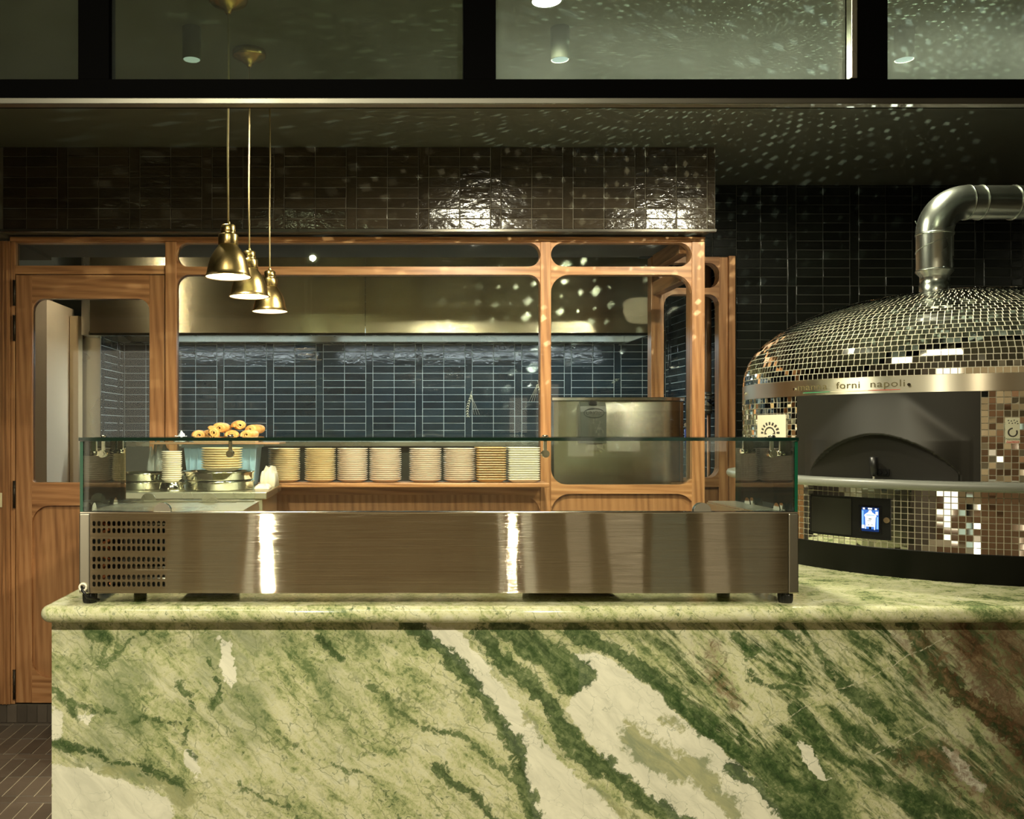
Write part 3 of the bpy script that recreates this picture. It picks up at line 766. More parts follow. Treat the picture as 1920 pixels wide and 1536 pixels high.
# blue crate
t = thing('plastic_crate', 'translucent pale blue plastic crate under the pastry board', 'crate', (PX(408, 4.17), 4.17, TZ))
BLUE = P('pale_blue_plastic', (.42, .64, .82), .35, 0, Transmission_Weight=.35)
cx0, cx1, cy0, cy1, cz1 = PX(344, 4.09), PX(482, 4.09), 4.09, 4.258, 1.352
bm = new_bm()
e = .018
lo = [(cx0+e, cy0+e), (cx1-e, cy0+e), (cx1-e, cy1-.004), (cx0+e, cy1-.004)]; hi = [(cx0, cy0), (cx1, cy0), (cx1, cy1), (cx0, cy1)]
A = [bm.verts.new((x, y, TZ+.001)) for x, y in lo]; B = [bm.verts.new((x, y, cz1)) for x, y in hi]
A2 = [bm.verts.new((x+(.004 if i in (0,3) else -.004), y+(.004 if i in (0,1) else -.004), TZ+.005)) for i, (x, y) in enumerate(lo)]
B2 = [bm.verts.new((x+(.004 if i in (0,3) else -.004), y+(.004 if i in (0,1) else -.004), cz1)) for i, (x, y) in enumerate(hi)]
bm.faces.new(A[::-1]); bm.faces.new(A2)
for i in range(4):
    j = (i+1) % 4; bm.faces.new((A[i], A[j], B[j], B[i])); bm.faces.new((A2[j], A2[i], B2[i], B2[j])); bm.faces.new((B[i], B[j], B2[j], B2[i]))
obj('body', bm, BLUE, t)
bm = new_bm()
for (a0, a1, b0, b1) in ((cx0-.008, cx1+.008, cy0-.008, cy0-.001), (cx0-.008, cx0-.001, cy0, cy1), (cx1+.001, cx1+.008, cy0, cy1)): bbox(bm, a0, a1, b0, b1, cz1-.014, cz1, .002)
obj('rim', bm, BLUE, t)
bm = new_bm()
for k in range(9):
    x = cx0+.03+k*(cx1-cx0-.06)/8; prism(bm, [(x-.0015, TZ+.02), (x+.0015, TZ+.02), (x+.0015, cz1-.015), (x-.0015, cz1-.015)], cy0-.003, cy0+.016)
obj('rib', bm, BLUE, t)
# folded cloth
def blob(name, cx, cy, z, sx, sy, sz, mat, seed, nx=26, ny=20, fold=.28, label='', cat=''):
    bm = new_bm(); g = {}
    from mathutils import noise as mn
    for i in range(nx):
        for j in range(ny):
            u = i/(nx-1)*2-1; v = j/(ny-1)*2-1
            e = max(0, (1-abs(u)**3)*(1-abs(v)**3))
            h = e**.35*(1+fold*mn.noise(Vector((u*2.3+seed, v*2.3, seed)))+.10*mn.noise(Vector((u*4, v*4+seed, 1))))
            g[i, j] = bm.verts.new((cx+u*sx*(1+.1*mn.noise(Vector((v*2, seed, 0)))), cy+v*sy, z+.001+max(0, h)*sz))
    for i in range(nx-1):
        for j in range(ny-1):
            f = bm.faces.new((g[i,j], g[i+1,j], g[i+1,j+1], g[i,j+1])); f.smooth = True
    bot = [g[i,0] for i in range(nx)]+[g[nx-1,j] for j in range(1, ny)]+[g[i,ny-1] for i in range(nx-2, -1, -1)]+[g[0,j] for j in range(ny-2, 0, -1)]
    bm.faces.new(bot[::-1])
    return tag(obj(name, bm, mat), label, cat)
LINEN = P('white_linen', (.62, .57, .47), .85)
blob('kitchen_towel', -.507, 4.14, TZ, .034, .09, .085, LINEN, 3.1, label='crumpled white kitchen towel on the prep cabinet right of the steel pans', cat='towel')
blob('folded_napkin', -.506, 3.90, TZ, .032, .05, .020, P('red_edged_linen', (.72, .60, .48), .8), 5.4, label='flat folded napkin in front of the crumpled towel', cat='napkin')
# clear plastic bags beside the plates
BAG = P('clear_bag', (.75, .80, .78), .2, 0, Transmission_Weight=.75)
blob('plastic_bag', PX(300, 4.15), 4.15, TZ, .05, .06, .15, BAG, 8.2, fold=.8, label='clear crumpled plastic bag behind the saucer stack', cat='bag')
# baking board across crate
bz = cz1+.001
t = thing('baking_board', 'thin brown baking board lying on the blue crate', 'board', (PX(405, 4.1), 4.1, bz))
bm = new_bm(); bbox(bm, PX(280, 4.04), PX(524, 4.04), 4.04, 4.30, bz, bz+.009, .002); obj('board', bm, P('board_brown', (.30, .17, .09), .4), t)
bz += .0095
# tray
t = thing('serving_tray', 'cream rectangular serving tray heaped with pastries', 'tray', (PX(423, 4.13), 4.13, bz))
bm = new_bm()
txa, txb, tya, tyb = PX(357, 4.06), PX(490, 4.06), 4.05, 4.21
def ringr(x0, x1, y0, y1, z): return [bm.verts.new((x, y, z)) for x, y in ((x0,y0),(x1,y0),(x1,y1),(x0,y1))]
rs = [ringr(txa+.016, txb-.016, tya+.012, tyb-.012, bz), ringr(txa, txb, tya, tyb, bz+.014), ringr(txa+.001, txb-.001, tya+.001, tyb-.001, bz+.0175), ringr(txa+.018, txb-.018, tya+.014, tyb-.014, bz+.005)]
bm.faces.new(rs[0][::-1]); bm.faces.new(rs[-1])
for a, b in zip(rs, rs[1:]):
    for i in range(4): bm.faces.new((a[i], a[(i+1) % 4], b[(i+1) % 4], b[i]))
obj('body', bm, P('tray_melamine', (.86, .78, .62), .3), t)
bm = new_bm()
for x in (txa+.004, txb-.018): bbox(bm, x, x+.014, tya+.055, tyb-.055, bz+.0178, bz+.0205, .001)
obj('grip', bm, P('tray_grip', (.80, .72, .56), .4), t)
# pastries (rolled, chocolate in the ends)
m, nt, b_ = newmat('golden_pastry'); h = N(nt)
n1 = h.noise(h.coord('Object', (1,1,1), rnd=3), 22, 4, .6, .5)
h.l(h.ramp(n1, [(.30, (.42, .17, .04)), (.48, (.70, .38, .11)), (.72, (.88, .60, .26))]), b_.inputs['Base Color']); b_.inputs['Roughness'].default_value = .35
h.l(h.bump(h.noise(h.coord('Object', (30, 8, 30)), 2, 3), .4, .004), b_.inputs['Normal'])
PASTRY = m; CHOC = P('chocolate', (.05, .025, .012), .35)
def pastry_mesh():
    bm = new_bm(); L = .095; sec = []
    nth = 44; turns = 2.15
    def spiral(scale, y):
        outer = []; inner = []
        for i in range(nth+1):
            th = turns*2*PI*i/nth; r = .0065+.0215*(i/nth)
            r2 = max(.0015, r-.0088*(.55+.45*i/nth))
            ca, sa = math.cos(th+2.4), math.sin(th+2.4)
            outer.append((r*ca*1.32*scale, y, r*sa*.86*scale)); inner.append((r2*ca*1.32*scale, y, r2*sa*.86*scale))
        return outer+inner[::-1]
    ys = [(-.5, .80), (-.46, .93), (-.3, 1.03), (0, 1.06), (.3, 1.03), (.46, .93), (.5, .80)]
    for t, s in ys: sec.append([bm.verts.new(p) for p in spiral(s, t*L)])
    for a, b in zip(sec, sec[1:]):
        for i in range(len(a)):
            f = bm.faces.new((a[i], a[(i+1) % len(a)], b[(i+1) % len(a)], b[i])); f.smooth = True
    m2 = (nth+1)
    for s in (sec[0], sec[-1]):
        for i in range(nth): bm.faces.new((s[i], s[i+1], s[2*m2-2-i], s[2*m2-1-i]))
    me = bpy.data.meshes.new('pastry'); bmesh.ops.recalc_face_normals(bm, faces=bm.faces); bm.to_mesh(me); bm.free(); me.materials.append(PASTRY); return me
def choc_mesh():
    bm = new_bm()
    for x, z in ((-.012, .002), (.010, -.003)):
        bmesh.ops.create_icosphere(bm, subdivisions=2, radius=.0052, matrix=Matrix.Translation((x, 0, z)) @ Matrix.Scale(9.2, 4, (0,1,0)))
    me = bpy.data.meshes.new('choc'); bm.to_mesh(me); bm.free(); me.materials.append(CHOC); return me
PM, CM = pastry_mesh(), choc_mesh()
tz = bz+.006
pz = [(374, 4.100, .024, 10, 0, 'at the bottom left of the heap'), (401, 4.085, .036, 8, 48, 'tilted upright at the left of the heap'), (436, 4.10, .024, 6, 0, 'at the bottom centre of the heap'),
      (469, 4.10, .026, -14, -8, 'at the bottom right of the heap'), (418, 4.155, .056, -12, 18, 'in the middle of the second layer'), (448, 4.165, .068, 15, -6, 'on the very top of the heap'),
      (479, 4.185, .049, -25, -14, 'behind the bottom right one'), (394, 4.17, .026, 5, 0, 'hidden low at the back left')]
for x, y, z, a, b2, lab in pz:
    t = thing('chocolate_pastry', 'golden chocolate pastry '+lab, 'pastry', (PX(x, y), y, tz+z), 'chocolate pastries on the tray')
    t.rotation_euler = (0, math.radians(b2), math.radians(a)); t.scale = (.95, .95, 1.04)
    for nm, me in (('roll', PM), ('chocolate_stick', CM)):
        o = bpy.data.objects.new(nm, me); COL.objects.link(o); o.parent = t
# tissue papers
blob('paper_napkin', PX(340, 4.10), 4.10, bz, .024, .05, .030, P('bluish_paper', (.62, .72, .80), .8), 2.2, 14, 12, 1.1, label='crumpled bluish paper napkin left of the pastry tray', cat='napkin')

# ================================================================== PENDANT LAMPS
def pend(x, y):
    t = thing('pendant_lamp', '', 'lamp', (x, y, 1.888), 'three brass pendant lamps')
    zc = ZC-1.888
    bm = new_bm(); lathe(bm, [(0, zc-.001), (.058, zc-.001), (.060, zc-.006), (.060, zc-.018), (.052, zc-.024), (.046, zc-.025), (.030, zc-.035), (.012, zc-.046), (.008, zc-.056), (0, zc-.056)]); obj('canopy', bm, BRASS, t, local=True)
    bm = new_bm(); tube(bm, [(.0, 0, zc-.05), (.0012, 0, zc*.7), (-.0012, 0, zc*.45), (0, 0, .165)], .0030, 10); obj('cord', bm, P('gold_cord', (.42, .33, .17), .55), t, local=True)
    bm = new_bm(); lathe(bm, [(.0055, .168), (.0065, .160), (.0065, .156)])
    lathe(bm, [(0, .158), (.018, .158), (.0225, .154), (.0225, .136), (.0215, .133), (.0225, .131), (.0225, .130), (.029, .128), (.0305, .124), (.0305, .098), (.0295, .094), (0, .094)]); obj('lamp_holder', bm, BRASS, t, local=True)
    bm = new_bm(); prof = []
    for tt, r in ((0, .0290), (.02, .0305), (.08, .0335), (.14, .0378), (.20, .0420), (.28, .0470), (.36, .0510), (.45, .0548), (.55, .0583), (.66, .0613), (.77, .0636), (.87, .0653), (.94, .0668), (1.0, .0705)):
        prof.append((r, .0955*(1-tt)))
    prof2 = prof+[(.0722, -.001), (.0715, -.0035), (.0695, -.002)]
    lathe(bm, prof2); 
    sh = obj('shade', bm, BRASS, t, local=True)
    bm = new_bm(); lathe(bm, [(.008, .088)]+[(r-.0022, z-.002) for r, z in prof]); ins = obj('enamel_lining', bm, WHITE_IN, t, local=True); ins.parent = sh
    bm = new_bm(); bmesh.ops.create_uvsphere(bm, u_segments=20, v_segments=12, radius=.027, matrix=Matrix.Translation((0, 0, .028))); 
    for f in bm.faces: f.smooth = True
    obj('bulb', bm, BULB, t, local=True)
    return t
p1 = pend(PX(428, 2.825), 2.825); p1['label'] = 'aged brass pendant lamp hanging nearest and largest of the three'
p2 = dup(p1, (PX(467.5, 3.24), 3.24, 1.888), 'aged brass pendant lamp hanging in the middle of the three')
p3 = dup(p1, (PX(506, 3.645), 3.645, 1.888), 'aged brass pendant lamp farthest back and smallest of the three')
for p in (p1, p2, p3):
    for ch in p.children:
        if ch.name.startswith('shade') and not ch.children:
            d = bpy.data.objects.new('enamel_lining', [c for c in p1.children if c.name.startswith('shade')][0].children[0].data); COL.objects.link(d); d.parent = ch
    l = bpy.data.lights.new('pendant_glow', 'SPOT'); l.energy = 11; l.color = WARM2; l.spot_size = math.radians(150); l.spot_blend = .8; l.shadow_soft_size = .03
    o = bpy.data.objects.new('pendant_glow', l); COL.objects.link(o); o.location = p.location+Vector((0, 0, -.004))

# ceiling downlights (cylinders)
for (x, y, z), lab in zip(DOWN, ('slim grey cylinder downlight on the ceiling above the left pane', 'cylinder downlight on the ceiling seen through the bright middle pane', 'cylinder downlight on the ceiling behind the right-hand pane')):
    t = thing('ceiling_downlight', lab, 'light', (x, y, z), 'ceiling downlights')
    bm = new_bm(); lathe(bm, [(.0275, .003), (.0295, 0), (.0305, .001), (.0305, ZC-z-.001), (0, ZC-z-.001)]); obj('housing', bm, CEIL, t, local=True)
    bm = new_bm(); lathe(bm, [(0, .0022), (.027, .0022)]); obj('lens', bm, LENS, t, local=True)
t = thing('ceiling_downlight', 'flush ceiling downlight glowing at the top of the middle pane', 'light', (.50, 2.80, 2.72), 'ceiling downlights')
bm = new_bm(); lathe(bm, [(.045, .002), (.049, 0), (.050, .002), (.050, .029), (0, .029)]); obj('housing', bm, CEIL, t, local=True)
bm = new_bm(); lathe(bm, [(0, .0022), (.044, .0022)]); obj('lens', bm, emit('warm_lens', (1, .93, .72), 14), t, local=True)

# ================================================================== GREEN MARBLE COUNTER
def vnoise(x, y, seed=0):
    xi = np.floor(x).astype(np.int64); yi = np.floor(y).astype(np.int64); xf = x-xi; yf = y-yi
    def hsh(a, b):
        n = (a*374761393+b*668265263+seed*974634777) & 0x7fffffff
        n = ((n ^ (n >> 13))*1274126177) & 0x7fffffff
        return ((n ^ (n >> 16)) & 0xffff)/65535.0
    u = xf*xf*(3-2*xf); v = yf*yf*(3-2*yf)
    return (hsh(xi, yi)*(1-u)+hsh(xi+1, yi)*u)*(1-v)+(hsh(xi, yi+1)*(1-u)+hsh(xi+1, yi+1)*u)*v
def fbm(x, y, seed=0, o=5):
    s = 0; a = .5; t = 0
    for k in range(o):
        s = s+a*vnoise(x, y, seed+k); t += a; a *= .55; x = x*2.03+7.1; y = y*2.03+3.7
    return s/t
def seg_d(px_, py_, pts):
    best = np.full(px_.shape, 1e9)
    for (ax, ay), (bx, by) in zip(pts, pts[1:]):
        dx, dy = bx-ax, by-ay; L2 = dx*dx+dy*dy
        t = np.clip(((px_-ax)*dx+(py_-ay)*dy)/L2, 0, 1)
        best = np.minimum(best, np.hypot(px_-ax-t*dx, py_-ay-t*dy))
    return best
def poly_sd(px_, py_, pts):
    d = seg_d(px_, py_, pts+[pts[0]]); ins = np.zeros(px_.shape, bool)
    n = len(pts)
    for i in range(n):
        (x1, y1), (x2, y2) = pts[i], pts[(i+1) % n]
        c = ((y1 > py_) != (y2 > py_)) & (px_ < (x2-x1)*(py_-y1)/(y2-y1+1e-9)+x1)
        ins ^= c
    return np.where(ins, d, -d)
# slab pattern, laid out in millimetre-like slab units (s to the right, t downwards)
GREENS = [([(770,1178),(812,1215),(868,1262),(905,1312),(940,1365),(965,1410),(975,1470),(1020,1545)], 19),
          ([(850,1262),(905,1290)], 14), ([(700,1290),(760,1340),(850,1385),(930,1440),(985,1500),(1010,1545)], 6),
          ([(903,1188),(945,1240),(1000,1290),(1050,1350),(1092,1405),(1160,1458),(1232,1512),(1275,1545)], 22),
          ([(945,1160),(985,1200),(1040,1240),(1072,1280)], 36),
          ([(1080,1185),(1150,1215),(1215,1268),(1290,1330),(1340,1380),(1372,1402),(1450,1450),(1525,1492),(1570,1545)], 20),
          ([(1460,1170),(1530,1215),(1590,1290),(1640,1340),(1720,1405),(1800,1480)], 9),
          ([(1580,1282),(1665,1340)], 22), ([(1370,1440),(1420,1475),(1480,1505),(1545,1545)], 17),
          ([(1480,1330),(1530,1375),(1600,1425),(1650,1460),(1720,1530)], 15), ([(1560,1335),(1620,1375),(1700,1430)], 12),
          ([(1650,1470),(1720,1490),(1800,1540)], 18), ([(1700,1180),(1760,1250),(1830,1320),(1920,1400)], 22), ([(1380,1190),(1405,1215)], 16),
          ([(1410,1260),(1450,1290),(1515,1305)], 7), ([(95,1385),(150,1400),(210,1425),(285,1450),(340,1478)], 11), ([(165,1182),(195,1205)], 11),
          ([(250,1352),(300,1358),(352,1366)], 7), ([(335,1280),(352,1330),(345,1390),(372,1430)], 6), ([(190,1220),(180,1250),(205,1235),(250,1200),(290,1190)], 5),
          ([(395,1240),(425,1290),(400,1330)], 8), ([(520,1370),(600,1420),(700,1470),(760,1545)], 3.5), ([(600,1200),(640,1240)], 14), ([(820,1440),(890,1500),(930,1545)], 12), ([(100,1290),(130,1330)], 10),
          ([(1095,1250),(1075,1300)], 8), ([(1600,1180),(1640,1220)], 10), ([(450,1480),(520,1510),(560,1545)], 5), ([(150,1320),(210,1330)],6)]
WHITES = [[(770,1165),(862,1185),(905,1235),(945,1290),(1010,1370),(1060,1430),(1140,1500),(1175,1560),(1010,1560),(985,1470),(955,1400),(930,1340),(890,1280),(830,1225)],
          [(1075,1225),(1125,1228),(1185,1262),(1240,1310),(1300,1365),(1365,1415),(1430,1470),(1500,1560),(1280,1560),(1210,1480),(1140,1430),(1100,1390),(1065,1330),(1085,1285)],
          [(90,1432),(140,1440),(200,1462),(262,1480),(325,1505),(330,1560),(90,1560)], [(345,1400),(362,1405),(378,1455),(370,1462),(342,1430)],
          [(92,1318),(112,1330),(118,1380),(92,1385)], [(408,1190),(432,1210),(448,1262),(436,1292),(418,1240)], [(140,1338),(175,1332),(165,1352)],
          [(1760,1400),(1790,1420),(1850,1470),(1840,1490),(1790,1450)], [(1500,1395),(1530,1400),(1560,1470),(1540,1465)], [(1380,1490),(1420,1520),(1400,1530)], [(1690,1165),(1720,1190),(1730,1205),(1700,1180)]]
OLIVE = [([(1185,1380),(1205,1410),(1260,1440),(1310,1440)], 22), ([(1310,1450),(1345,1500),(1380,1530)], 17), ([(1235,1345),(1275,1365)], 7), ([(990,1350),(1015,1390)], 6), ([(215,1445),(300,1470),(350,1500)], 16), ([(1100,1460),(1130,1490),(1165,1530)], 7)]
REDS = [([(1735,1190),(1770,1235),(1760,1260)], 22), ([(1790,1260),(1840,1330),(1920,1420)], 34), ([(1330,1215),(1340,1260),(1365,1300),(1380,1310)], 13), ([(1700,1420),(1800,1440),(1900,1500)], 20), ([(1690,1200),(1740,1290)], 10), ([(1860,1180),(1920,1260)], 45), ([(1800,1190),(1860,1300),(1930,1380)], 50), ([(1760,1420),(1850,1500),(1930,1540)], 22)]
CRACKS = [([(1405,1388),(1480,1345),(1555,1300),(1640,1265),(1700,1232),(1780,1192)], 1.6), ([(1640,1415),(1700,1385),(1740,1362)], 1.6), ([(1370,1240),(1430,1225)], 1.2), ([(250,1350),(215,1400)], .8), ([(430,1175),(300,1215),(230,1232),(178,1250),(168,1290)], 1.3)]
def marble_fields(sx, sy):
    """sx, sy in slab units; returns white, dark, red, crack fields"""
    wx = (fbm(sx/70, sy/70, 3)-.5)*46+(fbm(sx/18, sy/18, 9, 4)-.5)*20
    wy = (fbm(sx/70, sy/70, 5)-.5)*46+(fbm(sx/18, sy/18, 12, 4)-.5)*20
    X, Y = sx+wx, sy+wy
    dark = np.full(sx.shape, -40.)
    for pts, w_ in GREENS:
        dark = np.maximum(dark, (w_*(.45+.8*fbm(sx/60, sy/60, 31, 3))-seg_d(X, Y, pts)))
    white = np.full(sx.shape, -60.)
    for p in WHITES: white = np.maximum(white, poly_sd(sx+wx*.6, sy+wy*.6, p))
    olive = np.full(sx.shape, -60.)
    for pts, w_ in OLIVE: olive = np.maximum(olive, w_-seg_d(X, Y, pts))
    red = np.full(sx.shape, -60.)
    for pts, w_ in REDS: red = np.maximum(red, w_-seg_d(X, Y, pts))
    cr = np.full(sx.shape, -20.)
    for pts, w_ in CRACKS: cr = np.maximum(cr, w_-seg_d(sx+wx*.30, sy+wy*.30, pts))
    to = lambda d, s: np.clip(.5+d/s, 0, 1)
    return to(white, 30), to(dark, 40), to(red, 110), to(olive, 50), to(cr, 8)

def marble_mat(name, attrs, rough=.10, scale=1.0):
    m, nt, b = newmat(name); h = N(nt)
    g = h.n('ShaderNodeNewGeometry'); pos = g.outputs['Position']
    mp = h.n('ShaderNodeMapping'); mp.inputs['Rotation'].default_value = (0, math.radians(-42), 0); mp.inputs['Scale'].default_value = (1, 1, 1); h.l(pos, mp.inputs[0])
    # flow aligned coordinates : slow along the diagonal, fast across it
    st = h.n('ShaderNodeMapping'); st.inputs['Scale'].default_value = (.42, 1, 1.25); h.l(mp.outputs[0], st.inputs[0]); fl = st.outputs[0]
    nA = h.noise(fl, 5.5*scale, 7, .60, 1.4)
    nB = h.noise(fl, 17*scale, 8, .66, 1.0)
    nC = h.noise(pos, 60*scale, 6, .68, .6)
    nD = h.noise(pos, 170, 4, .7)
    cream = (.57, .565, .345); pale = (.38, .41, .20); green = (.16, .21, .09); deep = (.045, .085, .030)
    t = h.math('ADD', h.math('MULTIPLY', nA, .36), h.math('ADD', h.math('MULTIPLY', nB, .34), h.math('MULTIPLY', nC, .32)))
    base = h.ramp(t, [(.36, (.09, .135, .045)), (.425, green), (.47, pale), (.52, cream), (.62, (.68, .67, .50))])
    # fine dark mesh of hairline veins
    vo = h.n('ShaderNodeTexVoronoi', feature='DISTANCE_TO_EDGE'); vo.inputs['Scale'].default_value = 15*scale
    wv = h.mix(.14, pos, (0,0,0)); 
    dn = h.n('ShaderNodeTexNoise'); dn.inputs['Scale'].default_value = 9; dn.inputs['Detail'].default_value = 6; h.l(pos, dn.inputs['Vector'])
    dv = h.n('ShaderNodeVectorMath', operation='MULTIPLY_ADD'); h.l(dn.outputs['Color'], dv.inputs[0]); dv.inputs[1].default_value = (.16, .16, .16); h.l(fl, dv.inputs[2])
    h.l(dv.outputs[0], vo.inputs['Vector'])
    hair = h.math('MULTIPLY', h.ramp(vo.outputs['Distance'], [(.0, 1.), (.030, 0.)]), h.ramp(nB, [(.42, 0.), (.60, 1.)]))
    base = h.mix(h.math('MULTIPLY', hair, .75), base, (.10, .14, .055))
    # speckle
    spk = h.math('MULTIPLY', h.ramp(nD, [(.57, 0.), (.68, 1.)]), h.ramp(nB, [(.40, .9), (.62, .1)]))
    base = h.mix(h.math('MULTIPLY', spk, .75), base, deep)
    spk2 = h.math('MULTIPLY', h.ramp(nC, [(.56, 0.), (.66, 1.)]), h.ramp(nA, [(.46, .95), (.60, .15)]))
    base = h.mix(spk2, base, (.075, .12, .04))
    if attrs:
        def att(n):
            a = h.n('ShaderNodeAttribute'); a.attribute_name = n; return a.outputs['Fac']
        busy = att('busy')
        ss = h.n('ShaderNodeMapping'); ss.inputs['Scale'].default_value = (.30, 1, 1.5); h.l(mp.outputs[0], ss.inputs[0])
        nS = h.noise(ss.outputs[0], 13, 8, .66, .7); nS2 = h.noise(ss.outputs[0], 34, 6, .7, .5)
        mixn = h.math('ADD', h.math('MULTIPLY', nS, .6), h.math('MULTIPLY', nS2, .4))
        str_ = h.math('MULTIPLY', h.ramp(h.math('ADD', mixn, h.math('MULTIPLY', busy, .055)), [(.535, 0.), (.60, 1.)]), h.math('MULTIPLY_ADD', busy, .75, .25))
        base = h.mix(str_, base, h.ramp(nC, [(.38, (.030, .055, .020)), (.56, (.11, .16, .06)), (.7, (.33, .36, .20))]))
        base = h.mix(h.math('MULTIPLY', att('grey'), h.ramp(nB, [(.38, .2), (.52, .75), (.62, .35)])), base, (.21, .25, .135))
        v3 = h.n('ShaderNodeTexVoronoi', feature='DISTANCE_TO_EDGE'); v3.inputs['Scale'].default_value = 6.5; h.l(dv.outputs[0], v3.inputs['Vector'])
        base = h.mix(h.math('MULTIPLY', h.ramp(v3.outputs['Distance'], [(.0, .8), (.018, 0.)]), h.ramp(nA, [(.40, 1.), (.60, .3)])), base, (.13, .17, .07))
        def att(n):
            a = h.n('ShaderNodeAttribute'); a.attribute_name = n; return a.outputs['Fac']
        jit = h.math('ADD', h.math('MULTIPLY', h.math('SUBTRACT', nC, .5), 1.9), h.math('MULTIPLY', h.math('SUBTRACT', nB, .5), 1.1))
        def edge(n, amp, lo=.42, hi=.58):
            return h.ramp(h.math('ADD', att(n), h.math('MULTIPLY', jit, amp)), [(lo, 0.), (hi, 1.)])
        W_ = edge('white', .45, .46, .54)
        # white zones : cream quartz cut by blue-grey hairlines
        v2 = h.n('ShaderNodeTexVoronoi', feature='DISTANCE_TO_EDGE'); v2.inputs['Scale'].default_value = 17; v2.inputs['Randomness'].default_value = .9; h.l(dv.outputs[0], v2.inputs['Vector'])
        hl = h.math('MULTIPLY', h.ramp(v2.outputs['Distance'], [(.0, 1.), (.016, 0.)]), h.ramp(nA, [(.4, 1.3), (.6, .5)]))
        wcol = h.mix(h.math('MULTIPLY', hl, .6), h.ramp(nB, [(.35, (.64, .63, .51)), (.6, (.80, .78, .64))]), (.30, .33, .26))
        base = h.mix(W_, base, wcol)
        O_ = edge('olive', .6, .4, .6)
        base = h.mix(h.math('MULTIPLY', O_, .85), base, h.ramp(nB, [(.4, (.20, .24, .13)), (.6, (.36, .36, .17))]))
        D_ = edge('dark', .62, .46, .60)
        dcol = h.ramp(h.math('ADD', h.math('MULTIPLY', nB, .5), h.math('MULTIPLY', nC, .5)), [(.36, (.012, .028, .010)), (.49, (.038, .078, .024)), (.58, (.13, .18, .07)), (.67, (.38, .40, .23))])
        base = h.mix(h.math('MULTIPLY', D_, .93), base, dcol)
        R_ = edge('red', .8, .40, .85)
        rcol = h.ramp(h.math('ADD', h.math('MULTIPLY', nB, .5), h.math('MULTIPLY', nC, .5)), [(.40, (.035, .016, .010)), (.52, (.12, .055, .030)), (.66, (.30, .22, .12))])
        base = h.mix(h.math('MULTIPLY', R_, .85), base, rcol)
        C_ = h.ramp(att('crack'), [(.5, 0.), (.62, 1.)])
        base = h.mix(h.math('MULTIPLY', C_, .85), base, (.58, .56, .40))
    h.l(base, b.inputs['Base Color']); b.inputs['Roughness'].default_value = rough
    b.inputs['Specular IOR Level'].default_value = .5
    return m
MARBLE = marble_mat('green_marble_front', True, .16)
MARBLE_T = marble_mat('green_marble_top', False, .09, 1.15)
MARBLE_E = MARBLE_T

CX0, CX1, CY = -.8267, 3.35, 2.30
ctr = thing('marble_counter', 'long counter faced and topped in veined green marble', 'counter', (1.2, 2.9, 0))
# front slab as a fine grid
def grid_axis(a, b, fine_a, fine_b, f, c):
    out = list(np.arange(a, fine_a, c))+list(np.arange(fine_a, fine_b, f))+list(np.arange(fine_b, b, c))+[b]
    return np.array(out)
gx = grid_axis(CX0, CX1, CX0, 1.75, .005, .02); gz = grid_axis(0, .9375, .40, .9375, .005, .03)
gx = np.unique(np.round(gx, 5)); gz = np.unique(np.round(gz, 5))
nx, nz = len(gx), len(gz)
GX, GZ = np.meshgrid(gx, gz)
co = np.stack([GX.ravel(), np.full(GX.size, CY), GZ.ravel()], 1)-np.array([1.2, 2.9, 0])
idx = np.arange(nx*nz).reshape(nz, nx)
fa = np.stack([idx[:-1, :-1].ravel(), idx[:-1, 1:].ravel(), idx[1:, 1:].ravel(), idx[1:, :-1].ravel()], 1)
me = bpy.data.meshes.new('front_slab'); me.from_pydata(co.tolist(), [], fa.tolist())
sx = 717+750*GX.ravel(); sy = 807+750*(CZ-GZ.ravel())
bz_ = np.clip((sx-1080+fbm(sx/160, sy/160, 41, 3)*260-(1500-sy)*.0)/420, 0, 1)*np.clip(1.2-.0*sy, 0, 1)
bz_ = np.maximum(bz_, .35*np.clip(1-(sx-95)/330, 0, 1))
gr_ = np.clip((fbm(sx/110, sy/110, 51, 3)-.40)*4, 0, 1)*(np.clip((760-sx)/300, 0, 1)*np.clip((1500-sy)/90, 0, 1)+.45*np.clip((sx-1500)/300, 0, 1))
for n_, f_ in zip(('white', 'dark', 'red', 'olive', 'crack', 'busy', 'grey'), list(marble_fields(sx, sy))+[bz_, gr_]):
    a = me.attributes.new(n_, 'FLOAT', 'POINT'); a.data.foreach_set('value', f_.astype(np.float32))
me.materials.append(MARBLE)
o = bpy.data.objects.new('front_slab', me); COL.objects.link(o); o.parent = ctr
bm = new_bm(); box(bm, CX0, CX1, CY+.0005, 3.15, 0, .9375); box(bm, 1.08, CX1, 3.15, 3.94, 0, .9375); obj('carcass', bm, MARBLE_E, ctr)
# top with rounded bullnose edge
bm = new_bm(); rr = .021; zc = .959; ix0, ix1, iy0, iy1 = -.829, 3.33, 2.283, 3.20
def outl(off):
    out = []; rc = .012+off
    for qx, qy, a0 in ((ix1, iy1, 0), (ix0, iy1, 90), (ix0, iy0, 180), (ix1, iy0, 270)):
        cx_ = qx-math.copysign(.012, qx-1); cy_ = qy-math.copysign(.012, qy-2.7)
        for k in range(7):
            an = math.radians(a0+k*15); out.append((cx_+rc*math.cos(an), cy_+rc*math.sin(an)))
    return out
rings = []
for k in range(11):
    a = -PI/2+PI*k/10; rings.append([bm.verts.new((x, y, zc+rr*math.sin(a))) for x, y in outl(rr*math.cos(a))])
for a, b in zip(rings, rings[1:]):
    for i in range(len(a)):
        f = bm.faces.new((a[i], a[(i+1) % len(a)], b[(i+1) % len(a)], b[i])); f.smooth = True
bm.faces.new(rings[0][::-1]); bm.faces.new(rings[-1])
box(bm, 1.08, 3.35, 3.19, 3.98, .9385, .9799)
obj('countertop', bm, MARBLE_T, ctr)
ZT = .980

